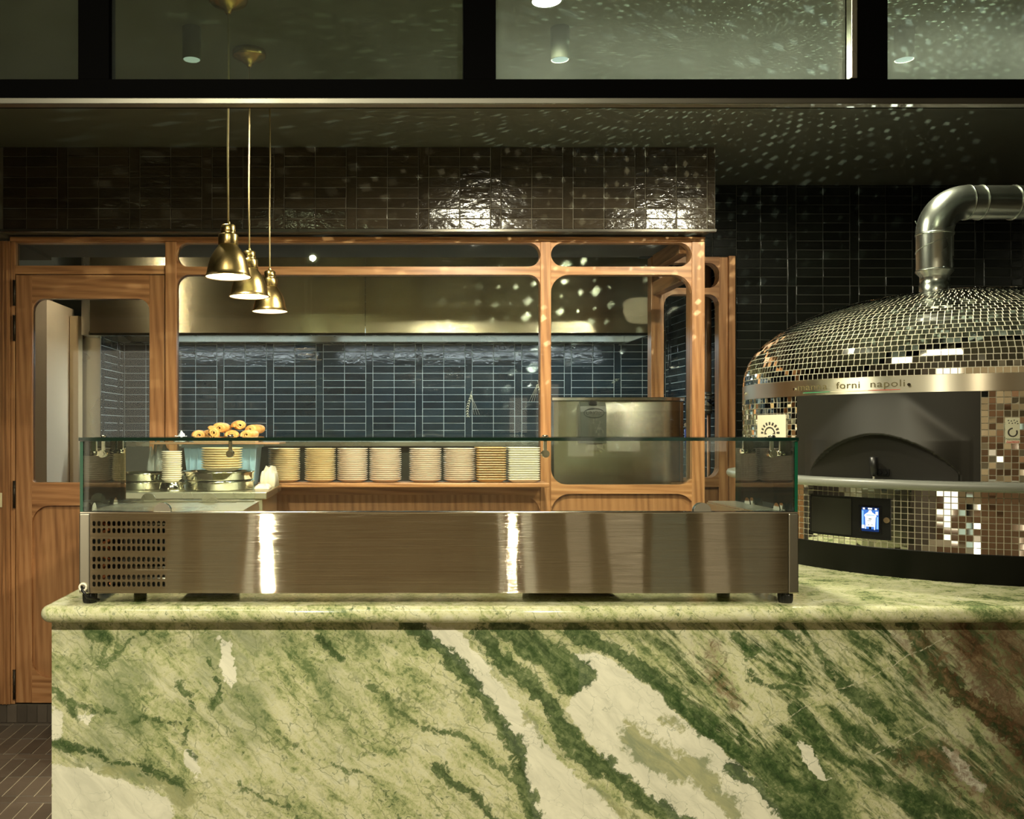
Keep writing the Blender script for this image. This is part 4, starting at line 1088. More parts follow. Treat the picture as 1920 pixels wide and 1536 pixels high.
# ================================================================== REFRIGERATED DISPLAY CASE
KX0, KX1, KY0, KY1 = -.7587, 1.0413, 2.30, 2.70
kz0, kz1, kzg = PZ(1113.5, 2.3), PZ(962, 2.3), 1.3885
cs = thing('display_case', 'long steel countertop display case with glass guard on the marble counter', 'display case', ((KX0+KX1)/2, 2.5, ZT))
def cp(name, fn, mat, parent=cs):
    bm = new_bm(); fn(bm); return obj(name, bm, mat, parent)
# front panel with real slotted vent holes
fx0, fx1 = PX(168.5, 2.3), PX(1478, 2.3)
def slotted(b, y, th):
    cu = bpy.data.curves.new('c', 'CURVE'); cu.dimensions = '2D'; cu.fill_mode = 'BOTH'; cu.extrude = th/2; cu.resolution_u = 1
    def sp_(pts):
        s = cu.splines.new('POLY'); s.points.add(len(pts)-1)
        for p, (x, z) in zip(s.points, pts): p.co = (x, z, 0, 1)
        s.use_cyclic_u = True
    xv = PX(330, 2.3)
    sp_([(fx0, kz0+.001), (xv, kz0+.001), (xv, kz1-.001), (fx0, kz1-.001)])
    for yy in (982, 995.3, 1015.5, 1028.7, 1049, 1062.3, 1082.6, 1095.8):
        for i in range(15):
            cx_, cz_ = PX(176+i*9.33, 2.3), PZ(yy, 2.3); r_ = .0042; hh = .0022
            sp_([(cx_+r_*math.cos(a), cz_+hh*(1 if math.sin(a) >= 0 else -1)+r_*math.sin(a)) for a in [math.radians(q_) for q_ in (0,30,60,90,120,150,180,210,240,270,300,330)]])
    o_ = bpy.data.objects.new('c', cu); COL.objects.link(o_); dg = bpy.context.evaluated_depsgraph_get(); dg.update()
    m_ = bpy.data.meshes.new_from_object(o_.evaluated_get(dg)); bpy.data.objects.remove(o_)
    b2 = new_bm(); b2.from_mesh(m_)
    for v in b2.verts: v.co = Vector((v.co.x, y+v.co.z, v.co.y))
    b2.to_mesh(m_); b2.free(); b.from_mesh(m_)
    box(b, xv, fx1, y-th/2, y+th/2, kz0+.001, kz1-.001)
    bmesh.ops.remove_doubles(b, verts=b.verts, dist=1e-6)
cp('front_panel', lambda b: slotted(b, KY0+.002, .0018), ST_BRUSH)
cp('front_lip', lambda b: (bbox(b, KX0+.002, KX1-.002, KY0-.0005, KY0+.020, kz1-.0012, kz1+.0035, .0012)), ST_POL)
cp('corner_upright', lambda b: bbox(b, KX0, fx0-.001, KY0, KY0+.03, kz0, kz1-.0014, .003), ST_PLAIN)
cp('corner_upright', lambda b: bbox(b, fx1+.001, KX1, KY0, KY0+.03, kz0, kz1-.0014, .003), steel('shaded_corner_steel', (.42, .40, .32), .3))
cp('side_panel', lambda b: box(b, KX0+.001, KX0+.003, KY0+.031, KY1, kz0, kz1-.002), ST_PLAIN)
cp('side_panel', lambda b: box(b, KX1-.003, KX1-.001, KY0+.031, KY1, kz0, kz1-.002), ST_PLAIN)
cp('back_panel', lambda b: box(b, KX0+.004, KX1-.004, KY1-.003, KY1, kz0, 1.172), ST_PLAIN)
cp('floor_pan', lambda b: box(b, KX0+.004, KX1-.004, KY0+.006, KY1-.004, kz0+.001, kz0+.006), ST_POL)
XD = PX(500, 2.70)
cp('compressor_cover', lambda b: (box(b, KX0+.004, -.36, KY0+.021, KY1-.002, kz1-.004, kz1-.0005)), ST_PLAIN)
cp('compressor_wall', lambda b: (box(b, -.365, -.362, KY0+.010, KY1-.005, kz0+.007, kz1-.0045)), ST_PLAIN)
cp('end_cover', lambda b: (box(b, .955, KX1-.004, KY0+.021, KY1-.002, kz1-.004, kz1-.0005)), ST_PLAIN)
cp('well', lambda b: (box(b, -.355, .95, KY0+.021, KY1-.005, kz0+.06, kz0+.063), box(b, -.355, .95, KY0+.021, KY0+.024, kz0+.064, kz1-.005), box(b, .95, .953, KY0+.021, KY1-.005, kz0+.064, kz1-.005)), ST_PLAIN)
# what the vent shows : condenser fins and copper
def fins(b):
    for k in range(34): box(b, -.66+k*.0065, -.659+k*.0065, KY0+.05, KY0+.09, kz0+.012, kz1-.012)
    for k in range(6): cyl(b, (-.665, KY0+.048, kz0+.03+k*.028), (-.44, KY0+.048, kz0+.03+k*.028), .004, 8)
cp('condenser', fins, ST_PLAIN)
cp('copper_coil', lambda b: [tube(b, [(-.70+.012*math.cos(a), KY0+.03+.010*math.sin(a), kz0+.02+a*.0045) for a in [k*.5 for k in range(80)]], .004, 8)], P('copper_tube', (.60, .22, .10), .3, 1))
cp('fan_housing', lambda b: box(b, -.735, -.40, KY0+.12, KY0+.14, kz0+.010, kz1-.010), DARKIN)
# feet
for x, y in ((-.739, 2.325), (1.018, 2.325), (-.700, 2.66), (.985, 2.66)):
    def ft(b, x=x, y=y):
        seg = 40; prof = [(.0, ZT+.0003), (.0155, ZT+.0003), (.0178, ZT+.006), (.0185, kz0-.006), (.016, kz0-.001), (0, kz0-.001)]
        rg = []
        for r_, z_ in prof: rg.append([b.verts.new((x+(r_*(1 if i % 2 else .93))*math.cos(2*PI*i/seg), y+(r_*(1 if i % 2 else .93))*math.sin(2*PI*i/seg), z_)) for i in range(seg)] if r_ > 0 else [b.verts.new((x, y, z_))])
        for A_, B_ in zip(rg, rg[1:]):
            for i in range(seg):
                j = (i+1) % seg
                if len(A_) == 1: b.faces.new((A_[0], B_[i], B_[j]))
                elif len(B_) == 1: b.faces.new((A_[i], A_[j], B_[0]))
                else: b.faces.new((A_[i], A_[j], B_[j], B_[i]))
    cp('foot', ft, RUBBER)
cp('base_block', lambda b: bbox(b, PX(1013, 2.32), PX(1185, 2.32), 2.42, 2.62, kz0-.017, kz0-.0005, .003), RUBBER)
cp('base_block', lambda b: bbox(b, PX(330, 2.4), PX(428, 2.4), 2.40, 2.60, kz0-.012, kz0-.0005, .003), RUBBER)
# cable gland and lead at the lower left corner
cp('cable_gland', lambda b: [tube(b, [(PX(156, 2.3)+.0085*math.cos(a), KY0-.003, PZ(1101, 2.3)+.0085*math.sin(a)) for a in [2*PI*k/24 for k in range(25)]], .0028, 8)], P('white_nylon', (.85, .80, .66), .4))
cp('lead', lambda b: tube(b, [(PX(154, 2.3), KY0+.002, PZ(1101, 2.3)), (PX(157, 2.3), KY0-.012, PZ(1106, 2.3)), (PX(163, 2.3), KY0-.014, PZ(1112, 2.3)), (PX(166, 2.3), KY0-.010, PZ(1120, 2.3)), (PX(178, 2.3), KY0+.03, ZT+.006)], .0034, 10), RUBBER)
# glass guard
th = .006; gy = KY0+.008
def gpanel(name, x0, x1, y0, y1, z0, z1, edges, parent=cs):
    """clear panel whose cut edges (list of axis,sign) show green"""
    bm = new_bm(); vs, fs = box(bm, x0, x1, y0, y1, z0, z1)
    bm.normal_update()
    thin = min(range(3), key=lambda a: (x1-x0, y1-y0, z1-z0)[a])
    for f in bm.faces:
        f.normal_update(); n_ = f.normal; ax = max(range(3), key=lambda a: abs(n_[a]))
        f.material_index = 0 if ax == thin else (1 if ax == 2 or thin != 2 else 1)
        if thin == 2 and ax != thin: f.material_index = 2
        if ax == 2 and thin != 2: f.material_index = 0
    return obj(name, bm, [GL_CASE, GL_EDGE, GL_EDGE_D], parent)
gf = gpanel('front_glass', KX0+.0095, KX1-.0095, gy, gy+th, kz1+.004, kzg-.0005, 0)
gl = gpanel('side_glass', KX0+.001, KX0+.009, KY0+.004, KY1-.01, kz1+.0005, kzg-.0005, 0)
gr = gpanel('side_glass', KX1-.009, KX1-.001, KY0+.004, KY1-.01, kz1+.0005, kzg-.0005, 0)
gt = gpanel('top_glass', KX0-.001, KX1-.0, KY0+.0, KY1-.03, kzg, kzg+.0085, 0)
# clips
def clip(x, y, long=.026, knob=True):
    c = thing('glass_clip', None, None, (0, 0, 0)); c.parent = cs; c.location = Vector((x, y, kzg))-cs.location
    def lp(n_, fn):
        b = new_bm(); fn(b); return obj(n_, b, ST_POL, c, local=True)
    lp('cap', lambda b: (cyl(b, (0, 0, .0087), (0, 0, .0145), .0075, 16), bbox(b, -.008, .008, -.006, .006, .0087, .012, .001)))
    lp('bracket', lambda b: bbox(b, -.0045, .0045, -.003, .003, -long-.006, -.0003, .001))
    lp('knob', lambda b: (cyl(b, (0, -.012, -long-.007), (0, .008, -long-.007), .0095, 20), cyl(b, (0, -.016, -long-.007), (0, -.012, -long-.007), .0062, 16)))
    return c
for x, y in ((-.707, gy+.022), (PX(1022, 2.33), gy+.022), (PX(1447, 2.33), gy+.022), (PX(432, 2.33), gy+.022)): clip(x, y)
for x, s in ((KX0+.017, 1), (KX1-.017, -1)):
    for y in (2.36, 2.60):
        def sc(b, x=x, y=y, s=s):
            cyl(b, (x-s*.0165, y, 1.356), (x-s*.021, y, 1.356), .007, 16); cyl(b, (x-s*.0065, y, 1.356), (x+s*.012, y, 1.356), .0065, 16); bbox(b, x-.006, x+.010, y-.004, y+.004, 1.3565, kzg-.001, .001)
        cp('corner_bracket', sc, ST_POL)
# half round holders
def half(b, x, y, r_, th_):
    pts = [(x+r_*math.cos(a), kz1+.0036+r_*math.sin(a)) for a in [PI*k/20 for k in range(21)]]
    prism(b, pts, y, y+th_)
for x in (303.5, 1318):
    cp('glass_holder', lambda b: half(b, PX(x, 2.3), KY0+.002, .0215, .005), ST_PLAIN)
    cp('glass_holder', lambda b: half(b, PX(x, 2.3), gy+th+.001, .0215, .004), ST_PLAIN)
for x in (278, 393):
    cp('rear_glass_holder', lambda b: half(b, PX(x, 2.66), 2.66, .0215, .005), ST_PLAIN)
cp('rear_rail', lambda b: bbox(b, KX0+.01, -.37, 2.655, 2.685, kz1-.0002, kz1+.004, .001), ST_PLAIN)
cp('rear_glass', lambda b: box(b, KX0+.012, -.37, 2.668, 2.673, kz1+.0045, kzg-.001), GL_CASE)
for x in (KX0+.0125, KX1-.0145):
    for y in (2.37, 2.56):
        def hp(b, x=x, y=y):
            for dx in (-.012, .001):
                pts = [(y+.019*math.cos(a), kz1+.001+.019*math.sin(a)) for a in [PI*k/16 for k in range(17)]]
                A_ = [b.verts.new((x+dx, p, z_)) for p, z_ in pts]; B_ = [b.verts.new((x+dx+.003, p, z_)) for p, z_ in pts]
                b.faces.new(A_); b.faces.new(B_[::-1])
                for i in range(len(pts)): b.faces.new((A_[i], A_[(i+1) % len(pts)], B_[(i+1) % len(pts)], B_[i]))
        cp('side_glass_holder', hp, ST_POL)

# ================================================================== MOSAIC PIZZA OVEN
OC = Vector((2.0, 3.21)); OR = .69
ov = thing('pizza_oven', 'domed pizza oven clad in small mirror mosaic tiles on the counter', 'pizza oven', (OC.x, OC.y, ZT))
GROUT_O = P('pale_grout', (.80, .77, .64), .7); GROUT_L = P('warm_grey_grout', (.36, .33, .25), .7)
TS = .018
def cyl_pt(phi, r_, z_): return Vector((OC.x-r_*math.sin(phi), OC.y-r_*math.cos(phi), z_))
def mosaic(bm, prof, skip=None, tilt=.9, aligned=False):
    for k, ((r0, z0), (r1, z1)) in enumerate(zip(prof, prof[1:])):
        rm = (r0+r1)/2
        n_ = max(8, int(round(2*PI*(OR if aligned else rm)/TS))); off = 0 if aligned else random.random()
        sl = Vector((r1-r0, z1-z0)); L_ = sl.length; sl /= L_; nr = Vector((sl.y, -sl.x))
        g_ = .00115
        for i in range(n_):
            a0 = 2*PI*(i+off)/n_; a1 = 2*PI*(i+1+off)/n_; am = (a0+a1)/2
            if am > PI: am -= 2*PI
            zm = (z0+z1)/2
            if skip and skip(am, zm): continue
            da = g_/rm
            t1 = random.gauss(0, tilt)*.0175*TS/2; t2 = random.gauss(0, tilt)*.0175*TS/2
            lo = []; hi = []
            for a, s, sa, sb in ((a0+da, 0, -1, -1), (a1-da, 0, 1, -1), (a1-da, 1, 1, 1), (a0+da, 1, -1, 1)):
                rb = (r0, z0) if s == 0 else (r1, z1)
                ss = g_ if s == 0 else -g_
                rr_ = rb[0]+sl.x*ss; zz = rb[1]+sl.y*ss
                lo.append(bm.verts.new(cyl_pt(a, rr_, zz)))
                e_ = .0016+sa*t1+sb*t2
                hi.append(bm.verts.new(cyl_pt(a, rr_+nr.x*e_, zz+nr.y*e_)))
            f = bm.faces.new(hi); f.material_index = 1
            for q_ in range(4):
                f = bm.faces.new((lo[q_], lo[(q_+1) % 4], hi[(q_+1) % 4], hi[q_])); f.material_index = 1
# dome profile sampled by arc length
zb0, zb1, zap = 1.526, 1.5755, 1.893
raw = []
for i in range(401):
    a = PI/2*i/400; e_ = 2/2.15
    raw.append((OR*math.cos(a)**e_, zb1+(zap-zb1)*math.sin(a)**e_))
prof = [raw[0]]; acc = 0
for p_, n2 in zip(raw, raw[1:]):
    acc += math.hypot(n2[0]-p_[0], n2[1]-p_[1])
    if acc >= TS: prof.append(n2); acc = 0
prof = [p_ for p_ in prof if p_[0] > .03]
bm = new_bm(); lathe(bm, [(r_-.0004, z_-.0004) for r_, z_ in prof]+[(0, zap)], (OC.x, OC.y, 0), 120, 0); mosaic(bm, prof, tilt=.8); obj('mosaic_dome', bm, [GROUT_O, MIRROR], ov)
PHI0, PHI1 = math.radians(27), math.radians(71)
def skipm(a, z_): return PHI0+.014 < a < PHI1-.014
zs0, zs1 = 1.2425, 1.270
rows = [(OR, zs1+k*(zb0-zs1)/14) for k in range(15)]
bm = new_bm(); lathe(bm, [(OR-.0004, rows[0][1]), (OR-.0004, rows[-1][1])], (OC.x, OC.y, 0), 180, 0, False); mosaic(bm, rows, skipm, 4.0, True); obj('upper_mosaic', bm, [GROUT_L, MIRROR], ov)
# control recess angles
def ray_phi(xp, r_=OR):
    k_ = (xp-717)/F; A_ = k_*k_+1; B_ = -2*(k_*OC.x+OC.y); C_ = OC.x**2+OC.y**2-r_*r_
    s_ = (-B_-math.sqrt(B_*B_-4*A_*C_))/(2*A_); return math.atan2(OC.x-k_*s_, OC.y-s_), s_
def zray(yp, s_): return CZ-(yp-807)*s_/F
pa, sa_ = ray_phi(1521); pb, sb_ = ray_phi(1671)
zca, zcb = zray(1004, sa_), zray(927, sa_)
zca, zcb = 1.088, 1.212
def skipc(a, z_): return pb+.014 < a < pa-.014 and zca+.010 < z_ < zcb-.010
zl0 = 1.064
rows = [(OR, zl0+k*(zs0-zl0)/10) for k in range(11)]
bm = new_bm(); lathe(bm, [(OR-.0004, rows[0][1]), (OR-.0004, rows[-1][1])], (OC.x, OC.y, 0), 180, 0, False); mosaic(bm, rows, skipc, .45, True); obj('lower_mosaic', bm, [GROUT_L, MIRROR], ov)
# steel band
bm = new_bm(); lathe(bm, [(OR-.004, zb0), (OR+.003, zb0), (OR+.003, zb1), (OR-.004, zb1)], (OC.x, OC.y, 0), 180); bm.normal_update()
for f in bm.faces: f.smooth = abs(f.normal.z) < .5
bmesh.ops.split_edges(bm, edges=[e for e in bm.edges if len(e.link_faces) == 2 and abs(e.link_faces[0].normal.dot(e.link_faces[1].normal)) < .5])
ST_B2, nt_, b_ = newmat('band_steel'); hh_ = N(nt_); b_.inputs['Base Color'].default_value = (.66, .62, .52, 1); b_.inputs['Metallic'].default_value = 1; b_.inputs['Roughness'].default_value = .34
b_.inputs['Anisotropic'].default_value = .95; b_.inputs['Anisotropic Rotation'].default_value = .25
tg = hh_.n('ShaderNodeTangent', direction_type='RADIAL', axis='Z'); hh_.l(tg.outputs[0], b_.inputs['Tangent'])
band = obj('steel_band', bm, ST_B2, ov)
def wrap(bm, phic, zc_, r_):
    for v in bm.verts:
        x, y, z_ = v.co; v.co = cyl_pt(phic-x/r_, r_+z_, zc_+y)
def subd(bm, n_=1):
    bmesh.ops.subdivide_edges(bm, edges=[e for e in bm.edges if e.calc_length() > .008], cuts=n_, use_grid_fill=True)
pt_, s__ = ray_phi(1594, OR+.003)
BRZ = P('etched_bronze', (.10, .08, .03), .5)
for word, xa, xb, dz in (('manna', 1497, 1551, 0), ('forni', 1568, 1612, .0022), ('napoli', 1632, 1697, -.0005)):
    bm = text_bm(word, .0300, 1.08, .0004)
    xs = [v.co.x for v in bm.verts]; wd = max(xs)-min(xs)
    pL, _ = ray_phi(xa, OR+.003); pR, _ = ray_phi(xb, OR+.003)
    sc_ = (pL-pR)*OR/wd; mid = (max(xs)+min(xs))/2
    y0_ = min(v.co.y for v in bm.verts)
    for v in bm.verts: v.co.x = (v.co.x-mid)*sc_
    base = {'manna': 0, 'forni': 0, 'napoli': -.0062}[word]
    for v in bm.verts: v.co.y += -y0_+base-.0085
    wrap(bm, (pL+pR)/2, (zb0+zb1)/2+.001, OR+.0034); obj('lettering', bm, BRZ, ov).parent = band
ZL = zb0+.0085
for xa, xb, c_ in ((1506, 1556, (.03, .35, .16)), (1558, 1626, (.80, .76, .60)), (1628, 1688, (.62, .05, .03))):
    a_, _ = ray_phi(xa, OR+.003); b2_, _ = ray_phi(xb, OR+.003); bm = new_bm(); n_ = 10
    for i in range(n_):
        f0 = a_+(b2_-a_)*i/n_; f1 = a_+(b2_-a_)*(i+1)/n_
        bm.faces.new([bm.verts.new(cyl_pt(f0, OR+.0036, ZL)), bm.verts.new(cyl_pt(f1, OR+.0036, ZL)), bm.verts.new(cyl_pt(f1, OR+.0036, ZL+.0014)), bm.verts.new(cyl_pt(f0, OR+.0036, ZL+.0014))])
    obj('stripe', bm, P('stripe', c_, .5), ov).parent = band
for xp in (1491, 1705, 1399):
    a_, _ = ray_phi(xp, OR+.003); bm = new_bm(); cyl(bm, cyl_pt(a_, OR+.002, (zb0+zb1)/2-.002), cyl_pt(a_, OR+.009, (zb0+zb1)/2-.002), .0045, 14); obj('rivet', bm, ST_POL, ov).parent = band
# stone shelf
bm = new_bm(); SR = .735
lathe(bm, [(OR-.06, zs0), (SR, zs0), (SR+.010, zs0+.003), (SR+.0145, zs0+.010), (SR+.0145, zs1-.009), (SR+.010, zs1-.002), (SR, zs1), (OR-.06, zs1)], (OC.x, OC.y, 0), 160); obj('stone_shelf', bm, STONE, ov)
# skirt
bm = new_bm(); lathe(bm, [(0, ZT+.0005), (OR-.002, ZT+.0005), (OR-.002, zl0-.003), (OR+.004, zl0-.002), (OR+.004, zl0+.001), (OR-.01, zl0+.001)], (OC.x, OC.y, 0), 120); obj('skirt', bm, BLACK, ov)
# mouth : black curved shield with embossed arch door
BLK2 = P('blackened_steel', (.017, .016, .012), .42, .3)
def sheet(bm, f0, f1, z0_, z1_, rfun, nu=48, nv=24):
    g_ = {}
    for i in range(nu+1):
        for j in range(nv+1):
            f = f0+(f1-f0)*i/nu; z_ = z0_+(z1_-z0_)*j/nv; g_[i, j] = bm.verts.new(cyl_pt(f, rfun(i/nu, j/nv), z_))
    for i in range(nu):
        for j in range(nv):
            fa_ = bm.faces.new((g_[i,j], g_[i+1,j], g_[i+1,j+1], g_[i,j+1])); fa_.smooth = True
pc = (PHI0+PHI1)/2; hw = (PHI1-PHI0)/2
def chord(a, d=0): return (OR*math.cos(hw)*.5+OR*.5*math.cos(a-pc)+d)/max(math.cos(a-pc), .5)
f0_, f1_ = ray_phi(1527)[0], ray_phi(1797)[0]; fc_ = (f0_+f1_)/2; hw_ = (f0_-f1_)/2
def hood_r(u_, v_):
    a = PHI1+(PHI0-PHI1)*u_; xx = (a-fc_)/hw_
    t_ = min(1, abs(xx)); va = (.018+(.135-.018)*(1-t_**1.7)**.8)/(zb0-zs1)
    if abs(xx) >= 1: va = 0
    w1 = .34+.62*max(0, min(1, (1-v_)/.55))**1.3
    lat = math.exp(-(abs(xx)/w1)**6)
    up = max(0, min(1, (1-v_)/(1-va+1e-6)))
    b = .034*lat*up**1.15 if v_ > va-.006 and abs(xx) < 1.15 else 0
    return OR+.0035+b
bm = new_bm(); sheet(bm, PHI1, PHI0, zs1+.0005, zb0-.0005, hood_r, 110, 90); 
mouth = obj('mouth_shield', bm, BLK2, ov)
bm = new_bm()
f0_, f1_ = ray_phi(1527)[0], ray_phi(1797)[0]
fc = (f0_+f1_)/2; hw2 = (f0_-f1_)/2; hA = .134
outp = []
for i in range(33):
    t_ = -1+2*i/32; zz = zs1+.002+(.018+ (hA-.018)*max(0, 1-abs(t_)**1.7)**.8); outp.append((t_, zz))
for ofs, thk in ((.036, 0),):
    A_ = [bm.verts.new(cyl_pt(fc-t_*hw2, OR+.012, z_)) for t_, z_ in outp]; B_ = [bm.verts.new(cyl_pt(fc-t_*hw2, OR+.012, zs1+.001)) for t_, z_ in outp]
    C_ = [bm.verts.new(cyl_pt(fc-t_*hw2*1.0, OR+.006, z_)) for t_, z_ in outp]; D__ = [bm.verts.new(cyl_pt(fc-t_*hw2, OR+.006, zs1+.001)) for t_, z_ in outp]
    for i in range(32):
        bm.faces.new((B_[i], B_[i+1], A_[i+1], A_[i])); bm.faces.new((A_[i], A_[i+1], C_[i+1], C_[i])); bm.faces.new((D__[i], D__[i+1], C_[i+1], C_[i]))
    bm.faces.new((A_[0], C_[0], D__[0], B_[0])); bm.faces.new((A_[-1], C_[-1], D__[-1], B_[-1]))
door = obj('oven_door', bm, P('oven_door_black', (.014, .013, .010), .40, .3), ov)
fh, _ = ray_phi(1631, OR+.06)
bm = new_bm(); b0_ = cyl_pt(fh, OR+.030, zs1+.012); b1_ = cyl_pt(fh, OR+.032, zs1+.066); tube(bm, [b0_, (b0_+b1_)/2, b1_], [.0085, .0105, .0115], 16); obj('handle', bm, RUBBER, ov).parent = door
bm = new_bm(); tube(bm, [cyl_pt(fh, OR+.030, zs1+.0008), b0_], .0035, 10); obj('handle_pin', bm, ST_POL, ov).parent = door
fh2, _ = ray_phi(1650, OR+.04)
bm = new_bm()
for da in (-.022, .022):
    pass
for k in range(2): 
    c0 = cyl_pt(fh2+(-.010 if k else .010), OR+.0125, zs1+.020); c1 = cyl_pt(fh2+(-.010 if k else .010), OR+.021, zs1+.020); cyl(bm, c0, c1, .0055, 14)
u0 = fh2+.024; u1 = fh2-.024
vv = []
for f in (u0, u1):
    for r_ in (OR+.0125, OR+.017):
        for z_ in (zs1+.010, zs1+.030): vv.append(bm.verts.new(cyl_pt(f, r_, z_)))
bmesh.ops.convex_hull(bm, input=vv); obj('latch_plate', bm, BLACK, ov).parent = door
# control recess
bm = new_bm()
def cq(bm, f0, f1, z0_, z1_, r0_, r1_, n_=10, mi=0):
    for i in range(n_):
        a = f0+(f1-f0)*i/n_; b = f0+(f1-f0)*(i+1)/n_
        p = [bm.verts.new(cyl_pt(x, r_, z_)) for x, r_, z_ in ((a,r0_,z0_),(b,r0_,z0_),(b,r0_,z1_),(a,r0_,z1_),(a,r1_,z0_),(b,r1_,z0_),(b,r1_,z1_),(a,r1_,z1_))]
        for q_ in ((0,1,2,3),(4,5,6,7),(0,1,5,4),(3,2,6,7)): f = bm.faces.new([p[j] for j in q_]); f.material_index = mi
        if i == 0: bm.faces.new((p[0], p[3], p[7], p[4]))
        if i == n_-1: bm.faces.new((p[1], p[2], p[6], p[5]))
dA = pa-pb
cq(bm, pa, pb, zca, zcb, OR+.0036, OR+.001)
for (fa1, fb1, za1, zb1_) in ((pa, pb, zca, zca+.004), (pa, pb, zcb-.004, zcb), (pa, pa-.006, zca, zcb), (pb+.006, pb, zca, zcb)): cq(bm, fa1, fb1, za1, zb1_, OR+.006, OR+.002)
ctl = obj('control_panel', bm, BLACK, ov)
bm = new_bm(); fm, _ = ray_phi(1598); cq(bm, pa-.008, fm, zca+.006, zcb-.006, OR+.0058, OR+.0037); obj('flap', bm, P('black_flap', (.006, .006, .005), .3), ov).parent = ctl
sA, s1 = ray_phi(1617); sB, s2 = ray_phi(1649)
scr = bpy.data.materials.new('screen'); 
fzA, fzB = 1.111, 1.183
bm = new_bm(); cq(bm, sA+.012, sB-.012, fzA-.006, fzB+.006, OR+.005, OR+.0037, 4); obj('screen_bezel', bm, P('gloss_black', (.004, .004, .006), .12), ov).parent = ctl
m, nt, b_ = newmat('screen_blue'); nt.nodes.clear(); h = N(nt)
SB = emit('screen_blue', (.05, .17, .55), 1.2); SL = emit('screen_pale_blue', (.25, .50, .90), 1.2); SW = emit('screen_white', (.95, .95, .85), 1.3); SDK = emit('screen_navy', (.01, .03, .12), 1.0); SG = emit('screen_grey', (.10, .12, .14), 1)
bm = new_bm()
def scrq(u0, u1, v0, v1, mi, lift):
    fs_ = [(sA+(sB-sA)*u, fzA+(fzB-fzA)*v) for u, v in ((u0,v0),(u1,v0),(u1,v1),(u0,v1))]
    f = bm.faces.new([bm.verts.new(cyl_pt(a, OR+.0054+lift, z_)) for a, z_ in fs_]); f.material_index = mi
def scrp(pts, mi, lift):
    f = bm.faces.new([bm.verts.new(cyl_pt(sA+(sB-sA)*u, OR+.0054+lift, fzA+(fzB-fzA)*v)) for u, v in pts]); f.material_index = mi
scrq(0, 1, 0, 1, 0, 0); scrq(0, 1, 0, .10, 3, .0003); scrq(.0, 1, .90, 1, 3, .0003)
scrq(.02, .12, .2, .86, 1, .0003); scrq(.88, .97, .12, .62, 1, .0003)
scrq(.08, .20, .91, .98, 2, .0005); scrq(.78, .90, .90, .97, 2, .0005); scrq(.38, .62, .92, .98, 2, .0005); scrq(.82, .96, .70, .84, 2, .0005)
scrp([(.16, .66), (.22, .72), (.40, .80), (.45, .89), (.57, .89), (.62, .80), (.80, .72), (.88, .66), (.82, .58), (.80, .20), (.24, .20), (.22, .58)], 2, .0006)
scrq(.22, .80, .20, .24, 2, .0008); scrq(.22, .27, .10, .20, 2, .0008); scrq(.74, .79, .08, .20, 2, .0008)
scrq(.28, .76, .66, .70, 1, .0008); scrq(.42, .60, .50, .54, 4, .0008); scrq(.34, .56, .44, .46, 4, .0008); scrq(.02, .18, .12, .26, 2, .0008)
scrp([(.36, .26), (.48, .26), (.42, .30)], 4, .0009); scrp([(.56, .26), (.68, .26), (.62, .30)], 4, .0009)
obj('screen', bm, [SB, SL, SW, SDK, SG], ov).parent = ctl
fl_, _ = ray_phi(1664)
bm = new_bm(); cyl(bm, cyl_pt(fl_, OR+.002, 1.148), cyl_pt(fl_, OR+.009, 1.148), .0085, 20); obj('lock', bm, steel('rose_lock', (.75, .55, .42), .25), ov).parent = ctl
# plaques
def plaque(name, label, xp0, xp1, y0p, y1p, mat, extra):
    fA, sA2 = ray_phi(xp0, OR+.004); fB, sB2 = ray_phi(xp1, OR+.004); sm = (sA2+sB2)/2
    z0_, z1_ = zray(y1p, sm), zray(y0p, sm)
    t_ = thing(name, None, None, (0,0,0)); t_.parent = ov
    bm = new_bm(); cq(bm, fA, fB, z0_, z1_, OR+.0060, OR+.0030, 6); o_ = obj('plate', bm, mat, ov); o_.name = name; bpy.data.objects.remove(t_)
    o_['label'] = label
    extra(o_, fA, fB, z0_, z1_)
INK = P('plaque_ink', (.035, .032, .024), .5)
def rays(o_, fA, fB, z0_, z1_):
    bm = new_bm(); wF = fA-fB; H_ = z1_-z0_
    def qq(pts):
        bm.faces.new([bm.verts.new(cyl_pt(fA-wF*u, OR+.0064, z0_+H_*v)) for u, v in pts])
    n_ = 20
    def arc(ro, ri, off=0):
        for i in range(n_):
            a0 = PI*i/n_; a1 = PI*(i+1)/n_
            qq([(.5+ro*math.cos(a0), .38+off+ro*1.15*math.sin(a0)), (.5+ro*math.cos(a1), .38+off+ro*1.15*math.sin(a1)), (.5+ri*math.cos(a1), .38+off+ri*1.15*math.sin(a1)), (.5+ri*math.cos(a0), .38+off+ri*1.15*math.sin(a0))])
    arc(.19, .145); qq([(.31, .345), (.69, .345), (.69, .385), (.31, .385)])
    for k in range(9):
        a = PI*k/8; da = .12
        qq([(.5+r_*math.cos(a+s*da), .38+r_*1.1*math.sin(a+s*da)+.02) for r_, s in ((.235, -1), (.33, -.8), (.33, .8), (.235, 1))])
    obj('emblem', bm, INK, ov).parent = o_
    bm = text_bm('Manna Forni', .0135, 1, .0001)
    for v in bm.verts: v.co.x *= .9; v.co.x += (v.co.y)*.25
    wrap(bm, (fA+fB)/2, z0_+H_*.19, OR+.0063); obj('script', bm, INK, ov).parent = o_
plaque('maker_plaque', 'cream square plaque with sun and arch emblem', 1421, 1474, 778, 834, P('plaque_cream', (.62, .56, .42), .35), rays)
